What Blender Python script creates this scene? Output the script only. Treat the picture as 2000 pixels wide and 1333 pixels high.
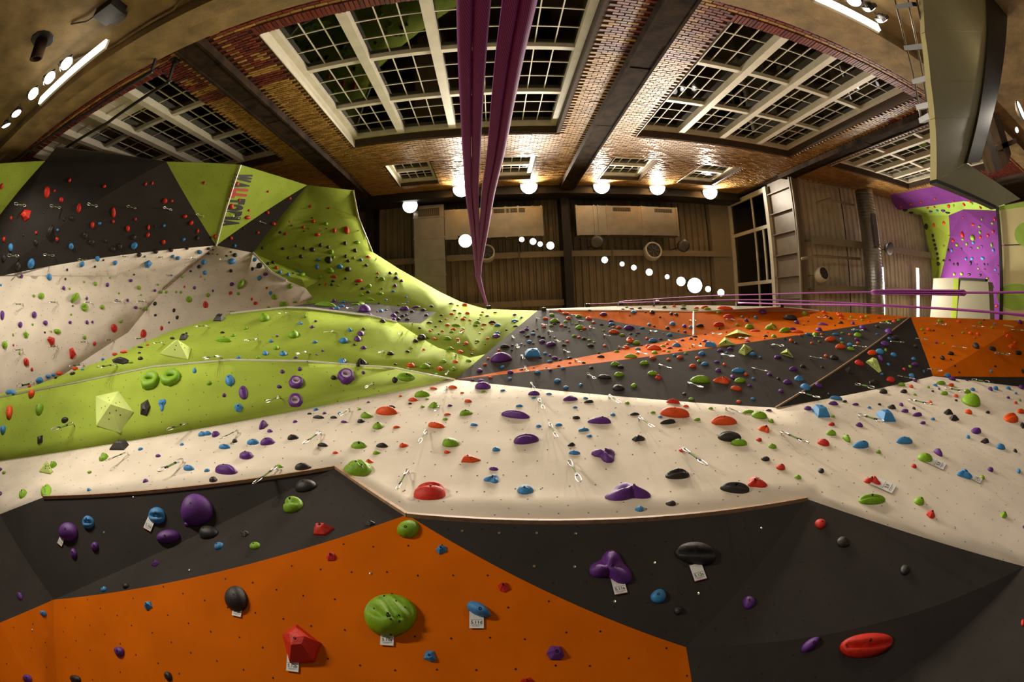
import bpy, math, random
import numpy as np
from mathutils import Vector, Matrix
from mathutils.bvhtree import BVHTree
from mathutils.geometry import delaunay_2d_cdt
for o in list(bpy.data.objects): bpy.data.objects.remove(o)
S = bpy.context.scene; COL = S.collection; R_ = random.Random(7)
# ---------------------------------------------------------------- camera: full-frame fisheye looking straight up
FPX, ZX, ZY, PSI = 871.0, 965.1, 613.7, -0.04602          # focal length in pixels (2000 wide), zenith pixel, yaw
def _ray0(px, py):
    dx, dy = px - 1000.0, py - 666.5; r = math.hypot(dx, dy)
    if r < 1e-9: return np.array([0, 0, 1.0])
    th = 2 * math.asin(min(r / (2 * FPX), .9999)); s = math.sin(th) / r
    return np.array([dx * s, dy * s, math.cos(th)])
_z = _ray0(ZX, ZY); _x = np.array([1.0, 0, 0]) - _z * _z[0]; _x /= np.linalg.norm(_x); _y = np.cross(_z, _x)
_c, _s = math.cos(PSI), math.sin(PSI)
RM = np.array([_c * _x + _s * _y, -_s * _x + _c * _y, _z])
def ray(px, py): return RM @ _ray0(px, py)
def pix(P):
    P = np.atleast_2d(np.asarray(P, float)); v = P @ RM; n = np.linalg.norm(v, axis=1); v = v / n[:, None]
    r = 2 * FPX * np.sin(np.arccos(np.clip(v[:, 2], -1, 1)) / 2); h = np.hypot(v[:, 0], v[:, 1]) + 1e-12
    return np.stack([1000 + v[:, 0] / h * r, 666.5 + v[:, 1] / h * r], 1)
def onX(px, py, X): d = ray(px, py); return d * (X / d[0])
def onY(px, py, Y): d = ray(px, py); return d * (Y / d[1])
def onZ(px, py, Z): d = ray(px, py); return d * (Z / d[2])
cam = bpy.data.cameras.new('camera'); co = bpy.data.objects.new('camera', cam); COL.objects.link(co); S.camera = co
cam.type = 'PANO'; cam.sensor_fit = 'HORIZONTAL'; cam.sensor_width = 36.0
cc = cam
cc.panorama_type = 'FISHEYE_EQUISOLID'; cc.fisheye_lens = FPX * 36 / 2000; cc.fisheye_fov = math.radians(260)
cam.clip_start = .01; cam.clip_end = 200
Rm = Matrix([[RM[i][0], -RM[i][1], -RM[i][2]] for i in range(3)])   # camera right, up, back in world axes
co.matrix_world = Rm.to_4x4()
# ---------------------------------------------------------------- world (night outside), exposure
W = bpy.data.worlds.new('night'); S.world = W; W.use_nodes = True
W.node_tree.nodes['Background'].inputs[0].default_value = (.5, .6, 1, 1)
W.node_tree.nodes['Background'].inputs[1].default_value = .004
vs = S.view_settings; vs.view_transform = 'Standard'; vs.look = 'None'; vs.gamma = 1; vs.use_curve_mapping = False
vs.exposure = 0.25
# ---------------------------------------------------------------- materials
MATS = {}
def mat(name, col, rough=.6, metal=0, noise=0, nscale=20, bump=0, bscale=200, spec=.5, emit=None, estr=0):
    m = bpy.data.materials.new(name); m.use_nodes = True; nt = m.node_tree; b = nt.nodes['Principled BSDF']
    b.inputs['Base Color'].default_value = (*col, 1); b.inputs['Roughness'].default_value = rough
    b.inputs['Metallic'].default_value = metal; b.inputs['Specular IOR Level'].default_value = spec
    tc = nt.nodes.new('ShaderNodeTexCoord')
    if noise:
        n = nt.nodes.new('ShaderNodeTexNoise'); n.inputs['Scale'].default_value = nscale; n.inputs['Detail'].default_value = 6
        nt.links.new(tc.outputs['Object'], n.inputs['Vector'])
        r = nt.nodes.new('ShaderNodeMapRange'); r.inputs[1].default_value = .3; r.inputs[2].default_value = .7
        r.inputs[3].default_value = 1 - noise; r.inputs[4].default_value = 1 + noise
        nt.links.new(n.outputs['Fac'], r.inputs[0])
        mx = nt.nodes.new('ShaderNodeMix'); mx.data_type = 'RGBA'; mx.blend_type = 'MULTIPLY'; mx.inputs[0].default_value = 1
        mx.inputs[6].default_value = (*col, 1); nt.links.new(r.outputs[0], mx.inputs[7]); nt.links.new(mx.outputs[2], b.inputs['Base Color'])
    if bump:
        n = nt.nodes.new('ShaderNodeTexNoise'); n.inputs['Scale'].default_value = bscale; n.inputs['Detail'].default_value = 3
        nt.links.new(tc.outputs['Object'], n.inputs['Vector'])
        bp = nt.nodes.new('ShaderNodeBump'); bp.inputs['Strength'].default_value = bump; bp.inputs['Distance'].default_value = .01
        nt.links.new(n.outputs['Fac'], bp.inputs['Height']); nt.links.new(bp.outputs[0], b.inputs['Normal'])
    if emit:
        b.inputs['Emission Color'].default_value = (*emit, 1); b.inputs['Emission Strength'].default_value = estr
    MATS[name] = m; return m
def panelmat(name, col): return mat(name, col, .7, 0, .10, 1.7, .2, 260, .03)
P_W = panelmat('paint_white', (.76, .68, .57)); P_G = panelmat('paint_green', (.335, .44, .06)); P_K = panelmat('paint_charcoal', (.044, .039, .036))
P_O = panelmat('paint_orange', (.64, .135, .002)); P_P = panelmat('paint_purple', (.17, .042, .22)); P_LG = panelmat('paint_light_green', (.36, .55, .10))
P_GY = panelmat('paint_grey', (.10, .09, .09)); P_K_LIT = panelmat('paint_charcoal_lit', (.072, .065, .061)); P_BE = mat('paint_beige', (.66, .60, .31), .25, 0, .08, 1.2)  # slate tone: the charcoal paint, lightened where the upper wall gets more light
P_CAB = mat('cabinet_beige', (.30, .28, .19), .5); P_LIME = panelmat('plywood_lime', (.58, .70, .22))
HC = {'r': (.62, .022, .008), 'o': (.80, .085, .004), 'b': (.045, .25, .58), 'p': (.12, .024, .24), 'g': (.21, .42, .008), 'k': (.022, .018, .018)}
HM = {k: mat('resin_' + n, HC[k], .48, 0, .12, 30, .35, 140, .45) for k, n in dict(r='red', o='orange', b='blue', p='purple', g='green', k='black').items()}
M_CHALK = mat('chalked_resin', (.42, .32, .45), .8, 0, .4, 20); M_BOLT = mat('bolt_steel', (.02, .02, .02), .4, .8); M_HOLE = mat('hole_dark', (.008, .005, .004), .9)
M_STEEL = mat('bright_steel', (.75, .75, .72), .25, 1); M_SLING = mat('sling_green', (.10, .20, .03), .8, 0, .5, 120); M_BLK = mat('black_rubber', (.012, .012, .012), .5)
M_TRIM = mat('edge_trim_wood', (.42, .26, .15), .5, 0, .2, 14); M_TRIMW = mat('edge_trim_pale', (.92, .90, .80), .4)
M_CARD = mat('white_card', (.80, .80, .80), .5); M_INK = mat('ink_black', (.01, .01, .01), .6); M_INKR = mat('ink_red', (.45, .02, .015), .6)
M_CONC = mat('concrete', (.29, .195, .08), .75, 0, .35, 2.2, .5, 25); M_CONCD = mat('concrete_dark', (.030, .017, .009), .9, 0, .7, 3.0, .6, 18, .1)
M_WIN = mat('window_white_paint', (.68, .63, .50), .45, 0, .08, 4); M_BLACKS = mat('black_steel', (.010, .008, .007), .5, 0, .3, 4)
M_DECK = mat('painted_deck', (.24, .195, .12), .5, 0, .15, 2); M_DECK_LIT = mat('painted_deck_lit', (.55, .47, .33), .5, 0, .15, 2); M_BEAM = mat('painted_beam', (.27, .225, .15), .5, 0, .1, 3)  # low deck: the same deck paint, colour raised in place of lamp light
M_GIRD = mat('painted_girder', (.15, .115, .075), .5, 0, .15, 3); M_RAIL = mat('rail_steel', (.16, .14, .13), .35, .7); M_GALV = mat('galvanised_sheet', (.48, .44, .36), .35, .9, .12, 3, .1, 30); M_SPIR = mat('spiral_duct_metal', (.42, .42, .40), .35, .9, .1, 6)
M_GRILL = mat('grille_grey', (.09, .08, .07), .5); M_TIMB = mat('old_timber', (.10, .055, .025), .8, 0, .4, 5)
M_FLOOR = mat('floor_padding', (.045, .045, .05), .8, 0, .2, 8); M_MORT = mat('mortar', (.06, .036, .02), .9, 0, .3, 30)
BR = [mat('brick_red_%d' % i, c, .42, 0, .25, 18, .3, 60) for i, c in enumerate([(.15, .020, .013), (.19, .030, .018), (.10, .015, .011)])]
BT = [mat('brick_tan_%d' % i, c, .40, 0, .25, 18, .3, 60, .35) for i, c in enumerate([(.34, .185, .045), (.40, .22, .06), (.26, .13, .032)])]
def lampmat(name, col, s): return mat(name, (.8, .8, .8), .5, emit=col, estr=s)
M_LAMP = lampmat('lamp_glow', (1, .95, .85), 3.2); M_TUBE = lampmat('tube_glow', (1, .98, .9), 2.6)
def glassmat():
    m = bpy.data.materials.new('window_glass'); m.use_nodes = True; nt = m.node_tree; nt.nodes.clear()
    o = nt.nodes.new('ShaderNodeOutputMaterial'); mx = nt.nodes.new('ShaderNodeMixShader'); t = nt.nodes.new('ShaderNodeBsdfTransparent')
    t.inputs[0].default_value = (.7, .75, .7, 1); g = nt.nodes.new('ShaderNodeBsdfGlossy'); g.inputs['Roughness'].default_value = .015
    f = nt.nodes.new('ShaderNodeFresnel'); f.inputs[0].default_value = 1.62
    nt.links.new(f.outputs[0], mx.inputs[0]); nt.links.new(t.outputs[0], mx.inputs[1]); nt.links.new(g.outputs[0], mx.inputs[2]); nt.links.new(mx.outputs[0], o.inputs[0]); return m
M_GLASS = glassmat()
def ropemat():
    m = mat('rope_sheath', (.23, .015, .10), .7); nt = m.node_tree; b = nt.nodes['Principled BSDF']
    tc = nt.nodes.new('ShaderNodeTexCoord'); w = nt.nodes.new('ShaderNodeTexWave'); w.inputs['Scale'].default_value = 14; w.bands_direction = 'DIAGONAL'
    nt.links.new(tc.outputs['UV'], w.inputs['Vector'])
    r = nt.nodes.new('ShaderNodeValToRGB'); r.color_ramp.elements[0].position = .35; r.color_ramp.elements[0].color = (.14, .03, .30, 1)
    r.color_ramp.elements[1].position = .6; r.color_ramp.elements[1].color = (.50, .045, .30, 1)
    nt.links.new(w.outputs['Fac'], r.inputs[0]); nt.links.new(r.outputs[0], b.inputs['Base Color']); return m
M_ROPE = ropemat()
# ---------------------------------------------------------------- object helpers
def link(o, parent=None):
    COL.objects.link(o)
    if parent is not None: o.parent = parent
    return o
def mesh(name, vs_, fs, mats, parent=None, smooth=False, mi=None):
    me = bpy.data.meshes.new(name); me.from_pydata([tuple(map(float, v)) for v in vs_], [], fs)
    for m in (mats if isinstance(mats, (list, tuple)) else [mats]): me.materials.append(m)
    if mi is not None: me.polygons.foreach_set('material_index', mi)
    if smooth: me.polygons.foreach_set('use_smooth', [True] * len(fs))
    me.update(); return link(bpy.data.objects.new(name, me), parent)
def tag(o, label=None, cat=None, group=None, kind=None):
    if label: o['label'] = label
    if cat: o['category'] = cat
    if group: o['group'] = group
    if kind: o['kind'] = kind
    return o
def empty(name, loc=(0, 0, 0), label=None, cat=None, group=None, kind=None):
    o = bpy.data.objects.new(name, None); o.empty_display_size = .1; link(o); o.location = loc
    return tag(o, label, cat, group, kind)
class MB:
    def __init__(s): s.v = []; s.f = []; s.mi = []
    def add(s, v, f, mi=0):
        n = len(s.v); s.v += [tuple(p) for p in v]; s.f += [tuple(i + n for i in q) for q in f]; s.mi += [mi] * len(f)
    def box(s, a, b, mi=0):
        x0, y0, z0 = a; x1, y1, z1 = b
        s.add([(x0, y0, z0), (x1, y0, z0), (x1, y1, z0), (x0, y1, z0), (x0, y0, z1), (x1, y0, z1), (x1, y1, z1), (x0, y1, z1)],
              [(0, 3, 2, 1), (4, 5, 6, 7), (0, 1, 5, 4), (1, 2, 6, 5), (2, 3, 7, 6), (3, 0, 4, 7)], mi)
    def bar(s, p, q, w, h, up=(0, 0, 1), mi=0):            # rectangular bar from p to q
        p, q = Vector(p), Vector(q); d = (q - p).normalized(); u = d.cross(Vector(up))
        if u.length < 1e-4: u = d.cross(Vector((1, 0, 0)))
        u.normalize(); v = u.cross(d); A = []
        for e in (p, q): A += [e + u * a * w / 2 + v * b * h / 2 for a, b in ((-1, -1), (1, -1), (1, 1), (-1, 1))]
        s.add(A, [(0, 1, 2, 3), (7, 6, 5, 4), (0, 4, 5, 1), (1, 5, 6, 2), (2, 6, 7, 3), (3, 7, 4, 0)], mi)
    def tube(s, pts, r, n=8, mi=0, cap=True, closed=False):
        pts = [Vector(p) for p in pts]; rs = r if isinstance(r, (list, tuple)) else [r] * len(pts); m = len(pts); V = []; u = None
        for i, p in enumerate(pts):
            if closed: d = pts[(i + 1) % m] - pts[i - 1]
            else: d = pts[min(i + 1, m - 1)] - pts[max(i - 1, 0)]
            d.normalize()
            if u is None: u = d.cross(Vector((0, 0, 1)) if abs(d.z) < .9 else Vector((1, 0, 0)))
            u = (u - d * u.dot(d)).normalized(); w = d.cross(u)
            V += [p + (u * math.cos(2 * math.pi * k / n) + w * math.sin(2 * math.pi * k / n)) * rs[i] for k in range(n)]
        F = []
        for i in range(m if closed else m - 1):
            j = (i + 1) % m
            F += [(i * n + k, i * n + (k + 1) % n, j * n + (k + 1) % n, j * n + k) for k in range(n)]
        if cap and not closed: F += [tuple(range(n))[::-1], tuple((m - 1) * n + k for k in range(n))]
        s.add(V, F, mi)
    def lathe(s, prof, c=(0, 0, 0), ax=(0, 0, 1), n=14, mi=0):  # prof: (radius, height)
        c = Vector(c); q = Vector((0, 0, 1)).rotation_difference(Vector(ax).normalized()); V = []
        for r, h in prof: V += [c + q @ Vector((r * math.cos(2 * math.pi * k / n), r * math.sin(2 * math.pi * k / n), h)) for k in range(n)]
        F = [(i * n + k, i * n + (k + 1) % n, (i + 1) * n + (k + 1) % n, (i + 1) * n + k) for i in range(len(prof) - 1) for k in range(n)]
        F += [tuple(range(n))[::-1], tuple((len(prof) - 1) * n + k for k in range(n))]; s.add(V, F, mi)
    def obj(s, name, mats, parent=None, smooth=False): return mesh(name, s.v, s.f, mats, parent, smooth, s.mi)
# ---------------------------------------------------------------- building shell
YW = -4.8; ROOF = 18.0; LOWR = 13.05; XG = 10.9
fl = MB(); fl.box((-15, -6, -1.45), (24, 4.2, -1.25)); tag(fl.obj('floor', M_FLOOR), 'dark padded gym floor', None, None, 'structure')
OPEN = [(-11.45, -5.9, 5.3, 11.15), (-3.65, 1.86, 5.3, 11.15), (4.1, 9.6, 5.3, 11.15), (11.67, 17.1, 5.3, 11.15)]
SMALL = [(-3.2, -1.8, 13.05, 15.45), (.08, 1.5, 13.05, 15.45), (4.0, 5.55, 13.05, 15.45), (7.15, 8.75, 13.05, 15.45)]
HOLES = OPEN + SMALL
def solid(x, z): return not any(a < x < b and c < z < d for a, b, c, d in HOLES)
wb = empty('wall_back', (0, YW, 0), kind='structure')
wbm = MB(); xs = sorted({-15, 24, XG} | {v for h in HOLES for v in h[:2]}); zs = sorted({-1.25, 4.0, ROOF} | {v for h in HOLES for v in h[2:]})
for i in range(len(xs) - 1):
    for j in range(len(zs) - 1):
        if solid((xs[i] + xs[i + 1]) / 2, (zs[j] + zs[j + 1]) / 2) : wbm.box((xs[i], -.55, zs[j]), (xs[i + 1], -.022, zs[j + 1]))
wbm.obj('masonry_backing', M_MORT, wb)
PIL = [-12.5, -4.8, 2.95, 10.75]
bricks = []
def brickkind(x, z):
    if z > 6.95: return 1
    dx = min(abs(x - p) for p in PIL)
    if (.42 < dx < .55 and z < 6.5) or (6.3 < z < 6.55 and dx < 1.05) or (.72 < dx < .92 and 5.75 < z < 6.05) or (4.9 < z < 5.02): return 1
    return 0
row = 0; z = 4.62
while z < 16.3:
    x = -14.8 + (row % 2) * .106
    while x < 18.5:
        xc, zc = x + .1, z + .033
        if all(not (a - .1 < xc < b + .1 and c - .033 < zc < d + .033) for a, b, c, d in HOLES) and not (x > XG and z > LOWR) and min(abs(xc - p) for p in PIL) > .3 \
           and not any(a - .1 < xc < b + .1 and 5.02 < zc < 5.33 for a, b, c, d in OPEN):
            bricks.append((x, z, .2, .066, brickkind(xc, zc)))
        x += .212
    z += .0775; row += 1
for a, b, c, d in OPEN:                                     # soldier course under each window
    x = a - .05
    while x < b: bricks.append((x, 5.04, .066, .25, 0)); x += .0775
bricks.sort(key=lambda q: (q[0] + .1) ** 2 + q[1] ** 2 + 23 + (1000 if q[1] < 4.72 or abs(q[0]) > 7 else 0))
def unitbrick(w, h, m):
    b = MB(); b.add([(0, -.03, 0), (w, -.03, 0), (w, -.03, h), (0, -.03, h), (.004, 0, .004), (w - .004, 0, .004), (w - .004, 0, h - .004), (.004, 0, h - .004)],
          [(4, 7, 6, 5), (0, 4, 5, 1), (1, 5, 6, 2), (2, 6, 7, 3), (3, 7, 4, 0)])
    me = bpy.data.meshes.new('brick'); me.from_pydata(b.v, [], b.f); me.materials.append(m); return me
BM = {}
rest = MB(); RB = random.Random(3)
for i, (x, z, w, h, k) in enumerate(bricks):
    v = RB.randrange(3); y = RB.uniform(-.006, .006)
    if i < 300:
        key = (k, v, w)
        if key not in BM: BM[key] = unitbrick(w, h, (BT if k else BR)[v])
        o = link(bpy.data.objects.new('brick', BM[key]), wb); o.location = (x, y, z)
    else:
        rest.add([(x, -.03, z), (x + w, -.03, z), (x + w, -.03, z + h), (x, -.03, z + h), (x + .004, y, z + .004), (x + w - .004, y, z + .004), (x + w - .004, y, z + h - .004), (x + .004, y, z + h - .004)],
                 [(4, 7, 6, 5), (0, 4, 5, 1), (1, 5, 6, 2), (2, 6, 7, 3), (3, 7, 4, 0)], k * 3 + v)
tag(rest.obj('brickwork', BR + BT, wb), kind='stuff')
# concrete dado, ledge and pilasters
cd = MB(); cd.box((-15, YW - .02, -1.25), (24, YW + .06, 3.75)); tag(cd.obj('wall_lower_back', M_CONC), kind='structure')
lg = MB(); lg.box((-15, YW - .02, 3.75), (24, YW + .30, 4.12)); lg.box((-15, YW - .02, 4.12), (24, YW + .22, 4.60)); tag(lg.obj('trim_1', M_CONC), 'concrete ledge along the brick wall', None, None, 'structure')
for i, p in enumerate(PIL):
    pm = MB(); top = 16.6 if p < 10 else LOWR; z = 4.6; rr = random.Random(i); n = 0
    while z < top - .01:
        h = min(rr.uniform(.9, 1.7), top - z); j = rr.uniform(-.012, .012)
        pm.box((p - .25 + j, YW - .02, z), (p + .25 + j, YW + .14 + j, z + h)); z += h
    pm.box((p - .28, YW - .02, 4.6), (p - .22, YW + .17, top)); pm.box((p + .22, YW - .02, 4.6), (p + .28, YW + .17, top))
    tag(pm.obj('trim_%d' % (i + 2), M_CONCD), 'dark weathered pilaster on the brick wall', None, None, 'structure')
def window(idx, a, b, c, d, ncol, nrow, px_, pz_, fw, label, dy=-.34):
    root = empty('window_%d' % idx, (0, YW + dy, 0), kind='structure'); root['label'] = label
    f = MB(); f.box((a, -.06, c), (a + fw, .10, d)); f.box((b - fw, -.06, c), (b, .10, d)); f.box((a + fw, -.06, d - fw), (b - fw, .10, d)); f.box((a + fw, -.06, c), (b - fw, .10, c + fw))
    f.box((a - .0, -.02, c), (a + .02, -dy + .0, d)); f.obj('frame', M_WIN, root)
    cw, rh = (b - a) / ncol, (d - c) / nrow
    for i in range(1, ncol):
        m = MB(); x = a + i * cw; m.box((x - fw * .62, -.06, c + fw), (x + fw * .62, .16 if ncol > 1 else .08, d - fw)); m.obj('mullion', M_WIN, root)
    for i in range(ncol):
        xa, xb = a + i * cw + fw * (.62 if i else 1), a + (i + 1) * cw - fw * (.62 if i < ncol - 1 else 1)
        for j in range(nrow):
            za, zb = c + j * rh + fw * (.4 if j else 1), c + (j + 1) * rh - fw * (.4 if j < nrow - 1 else 1)
            if j:
                m = MB(); m.box((xa, -.06, za - fw * .8), (xb, .09, za)); m.obj('rail', M_WIN, root)
            if idx == 1 and j == 0 and i < 3:
                m = MB(); m.box((xa, -.03, za), (xb, .0, za + (zb - za) * .62)); m.box((xa, 0, za + (zb - za) * .3), (xb, .02, za + (zb - za) * .33)); m.obj('infill_panel', M_WIN, root)
            mu = MB(); pw, ph = (xb - xa) / px_, (zb - za) / pz_; t = .0115 if ncol > 1 else .014
            for k in range(1, px_): mu.box((xa + k * pw - t, -.022, za), (xa + k * pw + t, .006, zb))
            for k in range(1, pz_): mu.box((xa, -.021, za + k * ph - t), (xb, .005, za + k * ph + t))
            mu.obj('muntin_grid', M_WIN, root)
            for k in range(px_):
                for l in range(pz_):
                    g = MB(); g.box((xa + k * pw + .004, -.012, za + l * ph + .004), (xa + (k + 1) * pw - .004, -.006, za + (l + 1) * ph - .004)); g.obj('pane', M_GLASS, root)
for i, (h, lb) in enumerate(zip(OPEN, ['leftmost tall multi-pane window, half hidden by the climbing wall', 'big white multi-pane window in the middle, behind the ropes', 'big multi-pane window right of the middle pilaster', 'far right multi-pane window by the green soffit'])):
    window(i + 1, *h, 4, 3, 3, 3, .15, lb)
for i, h in enumerate(SMALL): window(i + 5, *h, 1, 2, 4, 2, .13, 'small high window under the roof, number %d from the left' % (i + 1), -.25)
# other walls and closing planes
w = MB(); w.box((-15.3, -5.4, -1.25), (-15, 4.2, ROOF)); tag(w.obj('wall_left', M_CONC), kind='structure')
w = MB(); w.box((23.7, -5.4, -1.25), (24, 4.2, LOWR)); tag(w.obj('wall_right', M_DECK), kind='structure')
w = MB(); w.box((-15, 4.0, -1.25), (24, 4.2, ROOF)); tag(w.obj('wall_front', M_CONC), kind='structure')
# ---------------------------------------------------------------- roof
ceil_ = empty('ceiling', (0, 0, 0), 'metal deck roof', kind='structure')
def deck(x0, x1, y0, y1, z, pitch=.30, m=None):
    V = []; F = []; x = x0; prof = []
    while x < x1 - .01:
        for dx, dz in ((0, 0), (.16, 0), (.19, .075), (.27, .075)): prof.append((min(x + dx * pitch / .3, x1), z + dz))
        x += pitch
    prof.append((x1, z))
    for px_, pz_ in prof: V += [(px_, y0, pz_), (px_, y1, pz_)]
    V2 = [(a, b, c + .012) for a, b, c in V]; n = len(V)
    for i in range(len(prof) - 1): F.append((2 * i, 2 * i + 1, 2 * i + 3, 2 * i + 2)); F.append((n + 2 * i + 2, n + 2 * i + 3, n + 2 * i + 1, n + 2 * i))
    mesh('deck_sheet', V + V2, F, m or M_DECK, ceil_)
for a, b in ((-15, -10), (-10, -4.95), (-4.65, -.9), (-.9, 2.8), (3.1, 6.5), (6.5, 9.7)):
    deck(a, b, YW, -2.3, ROOF); deck(a, b, -2.3, 4.2, ROOF)
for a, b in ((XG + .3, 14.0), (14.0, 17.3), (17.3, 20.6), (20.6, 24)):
    deck(a, b, YW, -2.3, LOWR, .32, M_DECK_LIT); deck(a, b, -2.3, 4.2, LOWR, .32, M_DECK_LIT)
pl = MB(); pl.box((9.7, YW, ROOF - .35), (XG - .12, 4.2, ROOF + .01)); pl.obj('flat_soffit', M_BEAM, ceil_)
top = MB(); top.box((-15.3, -5.4, ROOF + .12), (24, 4.2, ROOF + .3)); top.obj('roof_slab', M_BLACKS, ceil_)
def ibeam(name, p, q, h, wd, m, label):
    b = MB(); p, q = Vector(p), Vector(q); up = Vector((0, 0, 1))
    b.bar(p, q, wd, .03); b.bar(p + up * h, q + up * h, wd, .03); b.bar(p + up * h / 2, q + up * h / 2, .04, h)
    return tag(b.obj(name, m), label, 'beam', None, 'structure')
ibeam('trim_6', (2.95, YW + .1, 17.0), (2.95, 4, 17.0), .95, .32, M_BLACKS, 'black roof girder running away over the middle')
ibeam('trim_7', (-4.8, YW + .1, 17.0), (-4.8, 4, 17.0), .95, .32, M_BLACKS, 'dark roof girder on the left')
eg = MB(); eg.box((-15, YW + .0, 16.25), (XG - .3, YW + .32, 17.3)); tag(eg.obj('trim_8', M_BLACKS), 'black edge girder above the high windows', None, None, 'structure')
n = 9
for y, z, x0, x1 in ((-2.3, 17.55, -15, 10.6), (-.35, 17.55, -4.6, 2.8), (1.2, 17.6, -15, 10.6)):
    b = MB(); b.box((x0, y - .12, z), (x1, y + .12, z + .06)); b.box((x0, y - .03, z + .06), (x1, y + .03, ROOF - .01)); tag(b.obj('trim_%d' % n, M_BEAM), 'pale roof purlin', None, None, 'structure'); n += 1
for y in (-2.35, -.55, 1.2):
    b = MB(); b.box((XG + .5, y - .14, 12.6), (24, y + .14, 12.66)); b.box((XG + .5, y - .03, 12.66), (24, y + .03, LOWR - .01)); tag(b.obj('trim_%d' % n, M_BEAM), 'pale purlin of the lower roof', None, None, 'structure'); n += 1
# plate girder with stiffeners and the upright clerestory window above it
pg = empty('trim_%d' % n, (XG, 0, 0), 'pale plate girder with upright stiffeners below the clerestory window', kind='structure'); n += 1
g = MB(); g.box((0, YW, 12.75), (.03, 3, 14.45)); g.obj('web', M_GIRD, pg)
g = MB(); g.box((-.18, YW, 12.70), (.2, 3, 12.76)); g.obj('flange', M_GIRD, pg)
for k in range(7):
    g = MB(); y = YW + .45 + k * .82; g.box((-.13, y, 12.76), (0, y + .035, 14.4)); g.obj('stiffener', M_GIRD, pg)
cw = empty('window_9', (XG, 0, 0), 'tall clerestory window in a bright white frame, beside the roof lights', kind='structure')
g = MB()
for z in (14.4, 17.55): g.box((-.16, YW + .1, z), (.06, .6, z + .22))
for y in (YW + .1, .42): g.box((-.12, y, 14.6), (.06, y + .18, 17.6))
g.obj('frame', M_WIN, cw)
for y0, y1, z0, z1 in ((-1.0, -.86, 14.62, 17.55), (-3.2, -3.06, 14.62, 17.55)):
    g = MB(); g.box((-.08, y0, z0), (.05, y1, z1)); g.obj('mullion', M_WIN, cw)
for y0, y1, z in ((YW + .28, -3.2, 15.7), (-3.06, -1.0, 15.7), (-3.06, -1.0, 15.05), (-.86, .42, 15.7)):
    g = MB(); g.box((-.06, y0, z), (.05, y1, z + .09)); g.obj('rail', M_WIN, cw)
for y0, y1 in ((YW + .28, -3.2), (-3.06, -1.0), (-.86, .42)):
    for z0, z1 in ((14.62, 15.7), (15.79, 17.55)):
        g = MB(); g.box((-.02, y0, z0), (-.01, y1, z1)); g.obj('pane', M_GLASS, cw)
g = MB(); g.box((XG, .6, 14.4), (XG + .1, 4.2, ROOF)); tag(g.obj('trim_%d' % n, M_BEAM), kind='structure'); n += 1
g = MB(); g.box((XG + 3, YW, LOWR + .2), (XG + 3.1, 4, ROOF)); tag(g.obj('trim_%d' % n, M_BLACKS), 'dark night outside the clerestory window', None, None, 'structure'); n += 1
# ---------------------------------------------------------------- climbing walls: facets from measured corners
VT = {}
def vt(name, px, py, k, val):
    VT[name] = {'x': onX, 'y': onY, 'z': onZ}[k](px, py, val)
for ln in '''a_ -130 1268 y 2.65;a 0 1217 y 2.6;b 105 1172 y 2.6;c 795 1006 y 1.8;d 655 913 y 1.5;e 85 972 y 1.75;f 0 1005 y 2.0;f_ -130 1060 y 2.05
g 1340 1265 y 2.42;h 1575 975 y 1.72;i 2000 1107 y 1.95;i_ 2130 1150 y 1.95;f1 -260 1480 y 2.7;f2 150 1560 y 2.5;f3 1385 1560 y 2.5;f4 2300 1500 y 2.5;f5 560 1620 y 2.5;f6 1000 1620 y 2.5
n 888 742 z 7.3;p 1515 797 z 5.0;q 1822 735 z 4.0;r1 2000 757 z 2.7;r1_ 2140 778 z 1.85;wl 0 902 y 1.6;wl_ -130 935 y 1.72;q2 2000 737 z 2.85;q2_ 2140 742 z 2.0
t2 1778 619 z 8.4;t3 2000 627 z 5.2;t3_ 2140 632 z 3.6;t1 1600 608 z 10;s 1355 656 z 9.2;u 1355 609 z 10.5;s0 1072 607 z 10.95;n2 1050 607 z 11
w1 1060 604 z 11.2;w2 1200 598.5 z 11.2;w3 1360 596.5 z 10.8;w4 1520 600 z 9.9
e1 822 632 z 9.3;e2 853 610 z 10.2;e3 760 597 z 10.2;e4 700 590 z 10.2;e5 640 590 z 10.0;e6 590 595 z 9.9
m1 1000 606 z 11.3;m2 945 603 z 11.4;m3 900 590 z 11.5;m4 860 571 z 11.7;m5 780 526 z 12.1;m6 727 492 z 12.5;m7 700 425 z 13.0;m8 690 372 y -4.1;m9 600 362 y -4.1;k 494 494 z 10.4
m10 623 549 z 10.7;m11 597 563 z 10.3;m12 612 583 z 10.2;n5 590 546 z 10.3;nb 530 532 z 10.0;f5b 560 548 z 10.1;m13 570 442 z 12.0;m14 690 545 z 11.4;m15 640 500 z 11.9;m16 800 590 z 11.4
j 422 480 z 9.6;v1 320 566 z 8.5;v2 250 650 z 7.6;l1 0 830 x -10.2;l2 330 700 z 7.9;l3 600 640 z 10.4;l0 -130 850 x -10.5;g0 -130 567 x -11.3;g1 0 540 x -11.0
g2 325 316 y -4.1;g3 110 290 y -4.2;g4 88 315 y -4.25;g5 0 420 x -11.2;h0 0 320 y -4.1;h1 -130 325 y -4.1;i1 470 322 y -4.1'''.replace('\n', ';').split(';'):
    nm, px_, py_, kk, vv = ln.split(); vt(nm, float(px_), float(py_), kk, float(vv))
NW = np.array([.02, -.98, -.19]); NW /= np.linalg.norm(NW)        # the white band is one leaning plane
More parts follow.
